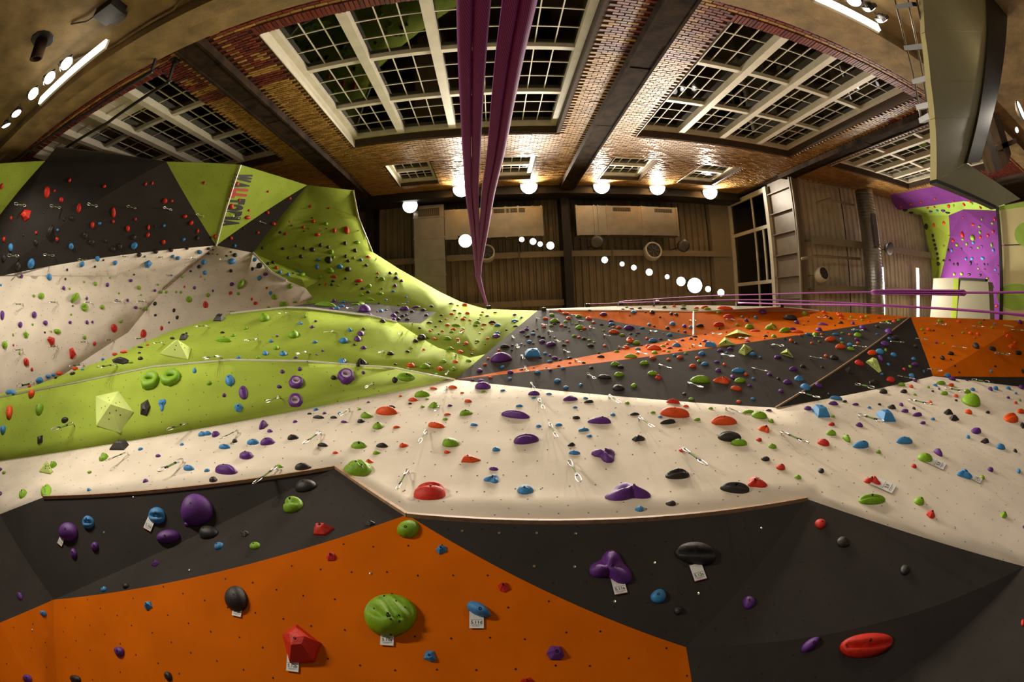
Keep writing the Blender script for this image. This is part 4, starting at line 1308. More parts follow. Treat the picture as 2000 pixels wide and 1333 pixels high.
k832.7,615.6,8.3,4.6
b1018.5,620.5,5.8,6.6
o947.0,712.1,8.3,4.6
k1297.4,599.9,8.3,4.6
p1349.4,661.8,8.3,4.6
b320.2,441.0,6.0,6.3
r605.7,403.4,6.3,6.0
k1831.8,505.4,6.1,6.1
r1929.5,460.2,6.1,6.1
k775.8,610.1,9.1,4.1
k650.0,549.3,7.9,4.7
r1915.2,405.9,5.6,6.6
k1828.0,486.2,5.6,6.6
g1914.2,453.6,5.6,6.6
g1863.7,536.0,5.6,6.6
o1327.9,684.1,10.2,3.6
k604.6,808.5,9.1,4.1
k842.6,598.6,8.6,4.3
o1181.1,675.3,7.4,5.0
g1358.4,606.5,12.4,3.0
g1729.9,684.1,5.3,6.9
g834.3,779.8,7.9,4.6
p1005.1,614.8,7.9,4.6
o1093.1,606.5,7.9,4.6
g1104.6,628.0,7.9,4.6
r467.0,391.2,5.4,6.7
p249.3,587.0,5.4,6.7
k365.5,485.7,6.7,5.4
k547.2,454.3,6.7,5.4
k1893.0,536.5,7.1,5.1
g673.9,587.0,9.2,3.9
b670.0,590.0,9.2,3.9
r566.2,387.7,6.0,6.0
o1715.4,620.5,9.9,3.6
p1074.6,722.9,7.3,5.0
o1360.1,601.6,9.9,3.6
o1392.3,650.2,9.1,4.0
g353.5,571.2,6.3,5.7
k801.0,788.5,8.3,4.3
o1675.0,670.1,5.9,5.9
p1817.8,413.5,7.7,4.6
k1870.1,516.8,4.6,7.7
b1936.1,725.7,6.6,5.3
g1991.7,782.0,6.6,5.3
k108.9,738.0,6.6,5.3
p1337.8,648.1,6.6,5.3
b1830.5,411.5,6.1,5.6
k1824.1,469.6,5.6,6.1
k1825.9,478.6,5.6,6.1
k1830.5,496.4,5.6,6.1
b1900.7,474.2,5.6,6.1
r1914.7,463.3,5.6,6.1
k1947.9,573.0,5.6,6.1
o893.4,663.1,7.4,4.6
r503.9,454.7,6.0,5.7
g38.3,689.8,4.1,8.3
k859.9,627.6,8.3,4.1
r264.3,428.2,5.4,6.3
g66.4,578.3,5.4,6.3
p226.9,587.0,6.3,5.4
g314.8,570.8,5.4,6.3
g691.0,504.2,5.4,6.3
r1942.8,428.8,5.1,6.6
r297.7,358.0,4.5,7.5
g1800.3,643.6,6.3,5.3
o1159.1,629.6,6.3,5.3
p169.5,583.5,4.8,6.9
o1062.6,638.2,8.3,4.0
k1140.1,708.8,8.3,4.0
p1245.9,650.6,8.3,4.0
o1263.5,661.3,6.6,5.0
p1332.9,664.8,8.3,4.0
p302.9,567.9,5.7,5.7
b458.9,480.5,5.4,6.0
g575.5,590.4,9.0,3.6
b768.2,569.3,8.1,3.9
o1585.0,670.1,6.9,4.6
k692.4,673.7,6.9,4.6
g701.8,799.6,6.9,4.6
g1644.4,669.6,7.4,4.3
g1755.0,625.5,7.4,4.3
o952.3,661.3,7.4,4.3
g1439.6,634.6,7.4,4.3
o1302.3,672.0,7.4,4.3
k1470.7,718.7,7.4,4.3
r1759.1,403.8,5.6,5.6
g1928.7,544.9,5.6,5.6
g904.0,642.8,7.9,4.0
g1887.9,476.8,5.1,6.1
r1939.7,452.6,5.1,6.1
b1886.6,506.1,5.1,6.1
k675.3,544.3,6.6,4.7
k1867.4,782.3,6.6,4.6
k303.3,615.9,5.8,5.3
p630.2,685.2,6.6,4.6
g851.7,731.9,6.6,4.6
b1858.6,489.3,4.6,6.6
k1852.2,489.3,4.6,6.6
r1946.6,598.0,6.6,4.6
r106.5,373.0,4.8,6.3
r491.5,584.7,4.8,6.3
k1053.2,657.2,8.3,3.6
k1249.5,601.9,8.3,3.6
o1316.3,597.9,8.3,3.6
g1339.1,690.3,6.9,4.3
b1484.7,698.1,6.9,4.3
p1828.0,669.2,5.6,5.3
g1684.1,625.5,7.4,4.0
b112.5,449.5,5.4,5.4
o1604.8,653.2,6.3,4.6
p616.5,627.6,6.3,4.6
o1130.7,659.0,6.3,4.6
o953.6,700.6,6.3,4.6
r486.7,411.0,6.0,4.8
k862.1,615.9,7.9,3.6
b1317.7,693.6,7.3,4.0
g1912.7,442.9,5.6,5.1
k1914.7,537.8,5.6,5.1
p180.5,629.3,5.0,5.8
p600.9,706.0,6.9,4.1
g660.6,557.7,6.0,4.7
k407.5,495.8,6.3,4.5
g1692.0,618.1,6.6,4.3
o840.1,646.6,6.6,4.3
o1153.3,638.2,6.6,4.3
o1108.3,667.1,6.6,4.3
b1418.7,689.5,6.6,4.3
r1894.3,393.6,4.6,6.1
o1659.3,653.6,5.9,4.6
b1804.4,725.7,4.6,5.9
k1821.7,764.5,5.9,4.6
k772.1,712.1,6.9,4.0
o288.0,673.8,6.6,4.1
p951.2,617.2,8.3,3.3
k1083.2,632.6,8.3,3.3
b1151.7,606.5,8.3,3.3
b1018.5,722.0,8.3,3.3
g1305.6,686.9,8.3,3.3
g1854.0,461.5,4.1,6.6
k412.0,464.7,4.5,6.0
k131.2,527.4,4.5,6.0
o1563.6,655.2,7.4,3.6
p719.3,786.1,7.4,3.6
k888.0,606.5,7.4,3.6
g1151.2,664.8,7.4,3.6
k1606.1,717.4,6.3,4.3
o827.7,682.9,5.8,4.6
p923.1,742.2,7.3,3.6
o902.5,767.4,7.9,3.3
g1126.1,633.2,7.9,3.3
k1055.1,698.4,6.6,4.0
r1113.2,708.8,6.6,4.0
k1233.8,603.2,9.9,2.6
g1335.3,596.9,9.9,2.6
r1779.0,399.0,5.1,5.1
r1798.1,394.9,5.1,5.1
p1896.3,484.9,5.1,5.1
r523.7,374.4,5.4,4.8
k185.5,521.3,4.8,5.4
k578.5,481.0,5.4,4.8
p1917.2,481.6,5.6,4.6
g1938.2,436.5,5.6,4.6
p416.0,568.5,4.5,5.7
k1553.6,670.1,5.9,4.3
g1937.6,639.5,5.9,4.3
k1943.9,715.8,5.9,4.3
g1813.0,756.4,5.9,4.3
b1983.8,768.3,5.9,4.3
k921.5,692.7,5.9,4.3
k272.3,689.3,6.9,3.6
o782.0,774.0,6.9,3.6
g1862.4,402.0,4.1,6.1
r635.9,556.2,4.2,5.9
k989.6,644.5,5.8,4.3
o1583.4,609.8,7.4,3.3
g897.9,611.8,7.4,3.3
g907.8,619.7,7.4,3.3
k1175.3,634.2,8.3,3.0
o1296.2,685.2,7.4,3.3
g1245.4,690.2,7.4,3.3
b1942.7,632.9,5.3,4.6
k1865.0,715.1,5.3,4.6
p1834.1,760.0,5.3,4.6
p541.3,656.8,5.3,4.6
r521.0,563.0,4.5,5.4
g524.5,600.5,6.7,3.6
g25.9,654.4,3.6,6.6
k793.9,614.8,6.6,3.6
o864.1,646.9,6.6,3.6
o917.7,625.5,6.6,3.6
o942.6,609.8,6.6,3.6
b160.9,722.0,5.8,4.1
k364.0,651.4,5.8,4.1
b753.8,586.1,6.0,3.9
k1933.8,583.2,3.6,6.6
o961.4,633.2,7.9,3.0
b1449.2,618.9,5.9,4.0
p1290.4,662.3,7.9,3.0
r1811.9,406.6,5.1,4.6
g1931.3,403.8,4.6,5.1
g1880.3,467.9,5.1,4.6
k1843.3,509.2,5.1,4.6
b1944.0,527.0,5.1,4.6
r1938.9,597.2,5.1,4.6
k85.5,415.7,4.8,4.8
g344.0,570.5,4.5,5.1
g1808.8,417.9,5.6,4.1
p1877.7,487.0,4.1,5.6
k1091.4,715.1,6.9,3.3
g274.4,602.4,5.0,4.6
k819.5,640.8,6.3,3.6
b1.8,557.3,4.2,5.4
k372.2,530.0,5.4,4.2
k1873.2,727.5,5.3,4.3
k1104.6,638.4,7.4,3.0
g1599.9,666.8,6.6,3.3
b1712.9,653.1,6.6,3.3
g64.0,634.1,4.1,5.3
p967.3,610.6,8.3,2.6
k1090.6,629.1,6.6,3.3
g1178.9,645.6,6.6,3.3
k1388.1,596.6,6.6,3.3
g1225.3,672.5,6.6,3.3
k1856.9,702.6,4.3,5.0
p1074.1,694.5,5.0,4.3
r1825.9,388.8,4.6,4.6
r1825.4,404.6,4.6,4.6
k302.8,442.5,5.4,3.9
k127.9,545.4,3.9,5.4
k442.4,500.0,5.4,3.9
g844.2,643.6,5.8,3.6
k1823.9,698.1,5.3,4.0
r1861.6,393.6,4.1,5.1
g1910.4,484.2,5.1,4.1
k1854.7,509.2,4.1,5.1
k1862.4,516.8,4.1,5.1
k1922.3,516.3,4.1,5.1
g1937.1,602.8,4.1,5.1
g1843.3,481.1,4.1,5.1
k1000.7,675.0,6.3,3.3
p1888.2,743.2,5.6,3.6
o974.3,684.1,5.6,3.6
p1094.2,703.0,5.6,3.6
k45.7,459.5,4.2,4.8
g139.1,614.8,4.6,4.3
k1277.6,637.4,4.6,4.3
g1644.4,650.7,5.9,3.3
p1817.6,618.4,5.9,3.3
o941.8,642.3,5.9,3.3
k1404.1,642.0,5.0,4.0
k451.0,492.5,5.4,3.6
b793.4,580.5,5.3,3.7
g1662.3,619.4,5.3,3.6
g1880.6,650.3,5.3,3.6
g1842.7,671.2,5.3,3.6
o1198.4,638.7,5.8,3.3
o1492.6,661.0,5.8,3.3
k696.7,555.8,6.6,2.9
k202.0,508.5,4.2,4.5
g136.2,564.2,4.2,4.5
r360.2,560.3,4.2,4.5
b283.2,501.2,3.9,4.8
o1903.9,659.7,5.6,3.3
p1998.6,1029.9,3.0,6.1
k1289.1,619.4,4.6,4.0
g1917.8,428.8,3.6,5.1
r26.4,674.5,3.6,5.0
k737.0,541.7,5.3,3.4
o1698.1,628.0,5.9,3.0
g164.5,551.0,4.2,4.2
g232.5,573.0,4.2,4.2
b335.5,538.2,4.5,3.9
g309.2,556.2,3.9,4.5
r738.0,533.9,4.5,3.9
g939.6,615.1,6.6,2.6
r642.4,407.2,4.8,3.6
k754.3,605.7,5.8,3.0
k778.2,596.3,5.8,3.0
k739.9,592.5,5.8,3.0
g1160.8,668.7,5.8,3.0
k1216.5,604.0,7.4,2.3
b795.7,590.3,5.9,2.9
p618.5,693.1,4.1,4.1
k87.8,649.7,3.6,4.6
k330.0,630.4,3.6,4.6
k1232.2,652.4,6.3,2.6
g1910.9,525.0,4.6,3.6
g215.2,543.0,4.2,3.9
o1961.7,648.9,5.0,3.3
k1005.6,630.4,5.0,3.3
k572.5,534.0,4.5,3.6
r565.8,433.3,4.5,3.6
k623.7,556.4,4.7,3.4
k1532.7,662.1,5.9,2.6
g1135.5,646.6,5.9,2.6
k1041.6,671.2,5.3,3.0
k999.5,684.1,5.3,3.0
k1169.8,689.8,5.9,2.6
k857.0,652.7,4.3,3.6
k1823.7,645.8,4.6,3.3
o870.7,623.5,5.8,2.6
k850.8,638.4,5.8,2.6
p1377.4,653.0,5.8,2.6
g100.3,648.1,3.3,4.6
k1223.9,600.2,6.6,2.3
o392.2,540.8,3.9,3.9
k476.2,446.7,4.5,3.3
o923.4,683.6,5.0,3.0
k1367.5,671.4,5.0,3.0
k1949.1,536.0,4.1,3.6
k1276.4,597.4,6.3,2.3
k1324.9,646.4,4.0,3.6
k1923.6,526.3,4.6,3.1
p1252.8,674.2,5.3,2.6
g523.5,478.3,4.2,3.3
g833.5,651.6,4.6,3.0
k1041.6,646.4,5.9,2.3
k1358.1,663.8,4.6,3.0
k142.3,597.8,3.3,4.1
o1887.4,642.3,4.0,3.3
k893.8,596.9,5.0,2.6
k1189.6,637.0,5.0,2.6
k1436.8,660.1,5.0,2.6
k1083.2,659.6,5.6,2.3
b1018.5,672.5,5.6,2.3
b1042.3,718.7,5.6,2.3
k262.0,536.7,3.6,3.6
k1928.7,516.8,3.6,3.6
k1949.1,519.4,3.6,3.6
r1880.8,425.0,3.6,3.6
k906.1,675.3,4.3,3.0
k416.2,488.3,4.2,3.0
k745.5,564.4,3.9,3.2
k737.0,609.0,5.0,2.5
k1630.4,636.2,4.6,2.6
k1806.0,651.4,4.6,2.6
k1111.9,646.9,4.6,2.6
g275.5,576.5,3.3,3.6
g400.0,546.0,3.6,3.3
k1859.2,656.0,4.0,3.0
k1074.4,657.2,4.0,3.0
k1261.1,610.3,4.0,3.0
k569.5,440.8,3.9,3.0
k934.2,625.0,5.0,2.3
k1192.9,643.1,5.0,2.3
k948.2,672.5,3.3,3.3
k929.7,670.9,4.6,2.3
b1067.2,718.4,4.6,2.3
k609.4,425.9,3.9,2.7
k1921.6,625.0,4.0,2.6
k1229.7,616.7,4.0,2.6
k1578.4,628.0,4.3,2.3
k936.6,651.4,4.3,2.3
g1117.8,631.8,4.3,2.3
o1499.0,649.7,5.0,2.0
k892.1,620.0,4.1,2.3
k593.5,452.0,3.9,2.4
k638.2,446.5,3.9,2.4
k1569.8,634.6,4.0,2.3
k1418.7,648.9,4.0,2.3
k1462.4,620.2,2.6,3.3
k424.4,497.3,3.6,2.4
k1242.6,656.0,4.3,2.0
g888.5,623.5,4.1,2.0
k1111.2,640.7,4.0,2.0
k1100.0,665.4,4.0,2.0
k1908.3,516.3,2.6,3.1
k1295.7,651.6,3.3,2.3
k1346.9,680.8,3.3,2.3
k602.2,446.8,3.3,2.1
k1024.1,655.7,3.0,2.3
k1049.0,642.8,4.0,1.7
k1024.9,675.0,4.0,1.7
k415.4,496.5,3.0,2.1
k1579.2,617.2,3.3,1.7
k937.1,621.0,3.3,1.7
k1030.4,638.2,3.3,1.7""".split():
    q = ln[1:].split(','); HOLDS.append((ln[0], float(q[0]), float(q[1]), float(q[2]), float(q[3]), q[4] if len(q) > 4 else '', float(q[5]) if len(q) > 5 else 0))
def fit(c, x, y, w, h, kind, rot, rings, seg, rnd, kap=.9):
    V, F, sm = unit(kind, rings, seg, rnd); A = np.array(V); rot = math.radians(rot)
    if not rot and h > 1.25 * w: rot = math.pi / 2
    elif not rot and kind != 'q': rot = rnd.uniform(-.12, .12)
    px, py = x, y; a = b = d = None; sw = abs(math.degrees(rot)) > 60
    for it in range(5):
        H = hit(px, py)
        if H is None: H = hit(x, y)
        if H is None: return None
        P, n, pn, ti = H; U, Vv, sc = basis(n, px, py, P, rot)
        if a is None: a = (h if sw else w) / 2 * sc; a = min(a, max(w, h) * np.linalg.norm(P) / 760); b = min(a, max(w, h) * sc); d = kap * min(a, b)
        X = P + np.outer(A[:, 0] * a, U) + np.outer(A[:, 1] * b, Vv) + np.outer(A[:, 2] * d, n)
        e_ = pix(X); lo, hi = e_.min(0), e_.max(0); ww, hh = hi - lo
        sx, sy = w / max(ww, .3), h / max(hh, .3)
        px += (x - (lo[0] + hi[0]) / 2) * .8; py += (y - (lo[1] + hi[1]) / 2) * .8
        if it < 4:
            if 12 < abs(math.degrees(rot)) < 60: g_ = math.sqrt(sx * sy); a *= g_; b *= g_; d *= g_
            elif sw: a *= sy; b *= sx; d *= sx
            else: a *= sx; b *= sy; d *= sy
            b = max(.3 * a, min(b, 1.35 * a)); d = max(.22 * min(a, b), min(d, .8 * max(a, b)))
    return X, F, sm, P, n, pn, U, Vv, a, b, d
CN = dict(r='red', o='orange', b='blue', p='purple', g='green', k='black')
KN = {'f': 'angular ', 'q': 'block-shaped ', 'j': 'scooped ', 'w': 'ridged ', 's': 'big shell-shaped ', 'z': 'split dome ', 'o': 'ring-shaped ', 'n': 'lobed ', 'h': 'slanting ', '': '', 'd': ''}
SMALLNAMES = []
placed = []; stuffV = MB(); cidx = {k_: i for i, k_ in enumerate('robpgk')}
for hi_, (c, x, y, w, h, kind, rot) in enumerate(HOLDS):
    rnd = random.Random(hi_ * 13 + 5); big = len(placed) < 300; ar = w * h
    rings, seg = (9, 30) if ar > 1500 else (6, 20) if ar > 350 else (5, 14) if big else (3, 9)
    if kind in ('s', 'w') and ar > 900: rings, seg = 14, 40
    r = fit(c, x, y, w, h, kind, rot, rings, seg, rnd, (.4 if h > 25 else .6) if kind == 'o' else .85 + 1.7 * max(0, .66 - h / w))
    if r is None: continue
    X, F, sm, P, n, pn, U, Vv, a, b, d = r
    if big:
        M = np.array([U, Vv, n]); L = (X - P) @ M.T
        o = mesh('climbing_hold', L, F, HM[c] if not (kind == 'o' and c == 'p') else [HM[c], M_CHALK], None, sm, [0 if i % 7 < 4 else 1 for i in range(len(F))] if kind == 'o' and c == 'p' else None)
        mw = Matrix(((U[0], Vv[0], n[0], P[0]), (U[1], Vv[1], n[1], P[1]), (U[2], Vv[2], n[2], P[2]), (0, 0, 0, 1))); o.matrix_world = mw
        if kind != 'o' and ar > 110:
            top_ = L[np.argmax(L[:, 2])]; r0 = min(.013, .2 * min(a, b)); bb = MB(); bb.lathe([(r0 * 1.0, -.02), (r0, .0025), (r0 * .55, .003), (r0 * .5, -.004)], (top_[0] * .8, top_[1] * .8, top_[2] * .985), n=8); bb.obj('bolt', M_BOLT, o)
        if kind == 's':
            bb = MB(); rs = random.Random(hi_)
            for q in range(14):
                k_ = rs.randrange(seg * 2, len(L) - 1); bb.lathe([(.009 * rs.uniform(.6, 1.4), -.004), (.008, .0015)], L[k_], n=8)
            tag(bb.obj('pockets', M_HOLE, o), kind='stuff')
        placed.append(dict(o=o, c=c, x=x, y=y, w=w, h=h, k=kind, p=pn, P=P))
    else:
        stuffV.add(X, F, cidx[c])
so = stuffV.obj('climbing_holds', [HM[k_] for k_ in 'robpgk'], None, True)
tag(so, 'hundreds of tiny coloured climbing holds scattered over all the climbing walls', 'climbing holds', None, 'stuff')
def sizew(q):
    m_ = max(q['w'], q['h']); return 'huge' if m_ > 75 else 'large' if m_ > 38 else 'mid-sized' if m_ > 22 else 'small'
for q in placed:
    q['desc'] = f"{sizew(q)} {CN[q['c']]} {KN[q['k']]}hold"; q['short'] = f"{CN[q['c']]} {KN[q['k']]}hold".replace('big ', ''); q['pn'] = PAN[q['p']][2]
def rel(q, t):
    dx, dy = t['x'] - q['x'], t['y'] - q['y']
    return ('left of' if dx > 0 else 'right of') if abs(dx) > abs(dy) else ('above' if dy > 0 else 'below')
used = {}
from collections import Counter
cnt = Counter((q['desc'], q['pn']) for q in placed)
relcount = Counter()
for q in placed:
    q['nb'] = sorted((t for t in placed if t is not q), key=lambda t: (t['x'] - q['x']) ** 2 + (t['y'] - q['y']) ** 2)[:7]
names_ = set()
for q in placed:
    cands = []
    if cnt[(q['desc'], q['pn'])] == 1: cands.append(f"{q['desc']} on {q['pn']}")
    for t in q['nb'][:5]: cands.append(f"{q['desc']} on {q['pn']}, {rel(q, t)} {'another ' if t['desc'] == q['desc'] else 'a '}{t['desc']}")
    for t in q['nb'][:4]:
        for t2 in q['nb'][:5]:
            if t2 is not t and rel(q, t) != rel(q, t2): cands.append(f"{q['desc']} on {q['pn']}, {rel(q, t)} {t['short']}, {rel(q, t2)} {t2['short']}")
    q['cands'] = cands
allc = Counter()
for q in placed: allc.update(set(q['cands']))
for q in placed:
    lab = next((s_ for s_ in q['cands'] if allc[s_] == 1 and len(s_.split()) <= 16), None) or next((s_ for s_ in q['cands'] if s_ not in names_ and len(s_.split()) <= 16), None) or q['cands'][0]
    names_.add(lab); tag(q['o'], lab, 'climbing hold', 'climbing holds bolted to the walls')
# plywood volumes: lime pyramids
VOL = [('lime five-sided pyramid volume on the lower green panel', [(188, 776), (232, 766), (261, 806), (236, 848), (189, 833)], (216, 790), .28),
       ('lime pyramid volume with two dark pockets on the green bulge', [(312, 693), (340, 668), (373, 682), (367, 704)], (347, 664), .30),
       ('small lime pyramid volume on the left end of the white band', [(77, 923), (92, 902), (104, 922), (99, 927)], (91, 905), .12),
       ('upper lime triangular volume on the bright orange stripe', [(1415, 659), (1440, 645), (1467, 657)], (1441, 650), .12),
       ('lower lime triangular volume on the bright orange stripe', [(1402, 676), (1416, 660), (1434, 674)], (1417, 664), .12),
       ('lime pyramid volume flanked by black holds on the grey middle band', [(1442, 690), (1453, 674), (1470, 684), (1455, 695)], (1454, 675), .16),
       ('lime triangular frame volume on the right of the grey band', [(1524, 692), (1537, 683), (1549, 699)], (1537, 688), .12),
       ('lime pyramid volume at the top of the right orange panel', [(1960, 636), (1972, 625), (1980, 640)], (1971, 627), .2),
       ('long lime rock-like volume on the dark facet at right', [(1691, 708), (1704, 700), (1712, 703), (1721, 727), (1717, 729)], (1705, 706), .14),
       ('lime pyramid volume by the purple holds high on the orange stripe', [(1494, 643), (1507, 632), (1517, 644)], (1507, 634), .15)]
for lb, pts, ap, ht in VOL:
    H = [hit(*p) for p in pts]
    if any(q is None for q in H): continue
    A = [q[0] for q in H]; n = H[0][1]; c0 = sum(A) / len(A); ha = hit(*ap) or H[0]
    # apex: on the sight line of its pixel, ht in front of the panel
    d = ray(*ap); t = (np.dot(c0, n) + ht) / np.dot(d, n); apx = d * t
    if np.linalg.norm(apx - c0) > 1.2: apx = c0 + n * ht
    m = len(A); V = [p - c0 for p in A] + [p - c0 + n * .02 for p in A] + [apx - c0]
    F = [(i, (i + 1) % m, m + (i + 1) % m, m + i) for i in range(m)] + [(m + i, m + (i + 1) % m, 2 * m) for i in range(m)] + [tuple(range(m))[::-1]]
    o = mesh('wall_volume', V, F, P_LIME, None, False); o.location = c0; tag(o, lb, 'climbing volume', 'lime plywood volumes')
    bb = MB()
    for i in range(m):
        for s_ in (.35, .6):
            p0 = (np.array(V[m + i]) + np.array(V[m + (i + 1) % m])) / 2 * s_ + np.array(V[2 * m]) * (1 - s_); e1 = np.array(V[m + (i + 1) % m]) - np.array(V[m + i]); nn = np.cross(e1, np.array(V[2 * m]) - np.array(V[m + i])); nn /= np.linalg.norm(nn) + 1e-9
            if np.dot(nn, n) < 0: nn = -nn
            bb.lathe([(.011, -.003), (.011, .003)], p0, nn, 8)
    tag(bb.obj('bolt_holes', M_HOLE, o), kind='stuff')
# ---------------------------------------------------------------- quickdraws
def carabiner(b, c, L, r, wd, mi=0):
    """D-shaped ring hanging along -z from c, in the xz plane"""
    pts = []
    for i in range(12):
        t = 2 * math.pi * i / 12; x = wd * math.sin(t) * (1.15 if t > math.pi else .85); z = -L / 2 + L / 2 * math.cos(t)
        pts.append((c[0] + x, c[1], c[2] + z))
    b.tube(pts, r, 5, mi, closed=True)
DR = [tuple(map(float, q.split())) for q in """250 889 209 906;358 904 311 927;145 831 105 847;365 827 329 843;465 847 430 863;627 850 592 870;683 805 663 816;542 919 495 949;797 925 773 962;833 848 818 871;857 798 851 811;1074 834 1094 857;1112 907 1140 944;1248 821 1278 841;1334 883 1381 913;1526 850 1578 871;1418 801 1455 815;1677 815 1725 830;1026 722 1034 728;1019 699 1024 705;1009 678 1014 683;1001 661 1006 664;1038 753 1048 761;1053 786 1067 801;1190 778 1213 791;1148 735 1164 743;1124 707 1135 712;1102 688 1112 692;1085 668 1094 672;1071 650 1078 654;1048 626 1053 629;1116 619 1124 622;1131 630 1140 633;1152 644 1161 648;1180 658 1191 663;1059 637 1066 640;1208 681 1219 686;1269 650 1283 654;1306 669 1325 671;1352 678 1372 682;1246 692 1265 698;1288 717 1311 724;1344 752 1373 761;1408 696 1433 701;1470 724 1504 732;1391 655 1410 658;1443 663 1461 666;1416 627 1434 627;1347 629 1360 630;1507 677 1530 680;1581 701 1611 705;1666 679 1692 682;1589 661 1611 663;1663 647 1686 648;1718 634 1740 635;1597 623 1614 624;1656 627 1673 628;1739 670 1765 673;1670 754 1706 762;1561 771 1600 781;1753 738 1785 745;1825 635 1848 636;1899 640 1924 641.5;1788 664 1812 667;1860 680 1889 683;1943 692 1972 695;1975 646 1999 648;1811 724 1839 729;1898 744 1931 751;1847 762 1884 771;1775 785 1819 796;45 596 25 597;112 592 94 594;179 592 163 594;241 590 220 592;286 590 264 592;170 508 152 507.5;250 500 234 500;171 669 153 672;112 677 94 680;44 684 25 688;220 665 204 667;282 663 262 667;163 714 137 719;66 749 33 756;228 716 191 721;319 673 299 677;406 641 381 643;463 611 444 613;504 667 478 670;430 700 397 705;562 616 543 619;600 692 579 697;547 778 519 787;651 651 633 654;729 752 712 761;750 690 739 694;785 654 777 658;875 730 870 737;890 696 889 701;898 671 897 676;903 652 902 657;805 635 800 638;689 606 677 608;873 762 867 772;51 403 29 399;119 407 98 404;190 403 170 400;265 407 247 404;335 410 318 407;398 423 383 418;466 427 452 424;518 438 506 435;37 501 16 500;106 499 85 498;317 501.5 304 502;386 508 371 507;439 510 428 508;574 446 565 443.5;628 452 621 449;700 451 694 452;734 508 728 512;600 591 590 592;792 597 785 599""".split(';')]
draws = []
for x1, y1, x2, y2 in DR:
    H = hit(x1, y1)
    if H is None: continue
    P, n, pn, ti = H; P = P + n * .045; want = math.hypot(x2 - x1, y2 - y1); L = .3
    for _ in range(4):
        e_ = pix([P, P - np.array([0, 0, L])]); g_ = math.hypot(*(e_[1] - e_[0])); L *= want / max(g_, .5)
    L = max(.16, min(L, .75)); k_ = L / .30; s_ = max(.35 * k_, min(k_, np.float64(.18) * want * np.linalg.norm(P) / 800 / .06))
    root = empty('quickdraw', P); ang = math.atan2(n[1], n[0]); root.rotation_euler = (0, 0, ang + math.pi / 2 + R_.uniform(-.5, .5))
    nl = Vector(n); nl.rotate(Matrix.Rotation(-root.rotation_euler[2], 3, 'Z'))
    b = MB(); b.bar(Vector((0, 0, .0)) - nl * .045, Vector((0, 0, 0)) + nl * .012, .035, .006, (0, 0, 1)); b.lathe([(.014, 0), (.012, .012), (.006, .013)], -nl * .043, nl, 8); b.obj('bolt_hanger', M_STEEL, root)
    b = MB(); carabiner(b, (0, 0, .012 * k_), .10 * k_, .0060 * s_, .024 * s_); b.obj('top_carabiner', M_STEEL, root, True)
    b = MB(); b.bar((0, 0, -.078 * k_), (0, 0, -.215 * k_), .024 * s_, .009 * s_, (0, 1, 0)); b.bar((0, 0, -.078 * k_), (0, 0, -.105 * k_), .026 * s_, .012 * s_, (0, 1, 0), 1); b.bar((0, 0, -.185 * k_), (0, 0, -.217 * k_), .027 * s_, .013 * s_, (0, 1, 0), 1); b.obj('sling', [M_SLING, M_BLK], root)
    b = MB(); carabiner(b, (0, 0, -.20 * k_), .105 * k_, .0060 * s_, .030 * s_); b.obj('bottom_carabiner', M_STEEL, root, True)
    draws.append((root, (x1 + x2) / 2, (y1 + y2) / 2, pn, want))
LAND = placed
cand = []
for root, x, y, pn, w_ in draws:
    near = sorted(LAND, key=lambda t: (t['x'] - x) ** 2 + (t['y'] - y) ** 2)[:6]; q = dict(x=x, y=y); L = []
    for t in near: L.append(f"green-slung quickdraw on {PAN[pn][2]}, {rel(q, t)} a {t['desc']}")
    for t in near[:5]:
        for t2 in near[:6]:
            if rel(q, t) != rel(q, t2): L.append(f"quickdraw on {PAN[pn][2]}, {rel(q, t)} {t['short']}, {rel(q, t2)} {t2['short']}")
    cand.append(L)
ac = Counter()
for L in cand: ac.update(set(L))
for (root, *_), L in zip(draws, cand):
    lab = next((s_ for s_ in L if ac[s_] == 1 and s_ not in names_ and len(s_.split()) <= 16), None) or next((s_ for s_ in L if s_ not in names_ and len(s_.split()) <= 16), L[0])
    names_.add(lab); tag(root, lab, 'quickdraw', 'quickdraws hanging on the walls')
# ---------------------------------------------------------------- route tags and lettering
def text_mesh(name, txt, size, m, parent, mw, bold=0.0, ext=.0008, align='CENTER'):
    cu = bpy.data.curves.new(name, 'FONT'); cu.body = txt; cu.size = size; cu.extrude = ext; cu.align_x = align; cu.align_y = 'CENTER'; cu.offset = bold; cu.resolution_u = 3
    to = bpy.data.objects.new('tmp', cu); COL.objects.link(to); dg = bpy.context.evaluated_depsgraph_get(); me = bpy.data.meshes.new_from_object(to.evaluated_get(dg))
    bpy.data.objects.remove(to); me.name = name; me.materials.clear(); me.materials.append(m); o = link(bpy.data.objects.new(name, me), parent); o.matrix_world = mw; return o
TAGS = [(465, 1193, 18, 34, 12, '5.12b', 'under the huge black hold on the orange panel'), (573, 1298, 24, 17, 8, '5.12b', 'under the huge red angular hold'), (757, 1247, 26, 14, 4, '5.10a', 'under the huge green shell-shaped hold'),
        (931, 1213, 28, 42, 0, '5.11d', 'under the slanting blue hold on the orange panel'), (1209, 1148, 25, 22, -10, '5.11a', 'under the lobed purple hold below the white lip'), (1363, 1121, 24, 24, -14, '5.12c', 'under the huge black hold below the white lip'),
        (292, 1026, 16, 16, 30, '5.10d', 'under the scooped blue hold at lower left'), (120, 1058, 11, 12, 40, '5.11b', 'under the round purple hold at lower left'),
        (1727, 950, 18, 16, -58, '5.9', 'beside the lobed red hold on the white band'), (1828, 906, 14, 13, -62, '5.8', 'beside the large green hold at right on the white band'), (1905, 936, 10, 10, -60, '5.10c', 'beside the lobed blue hold at right on the white band')]
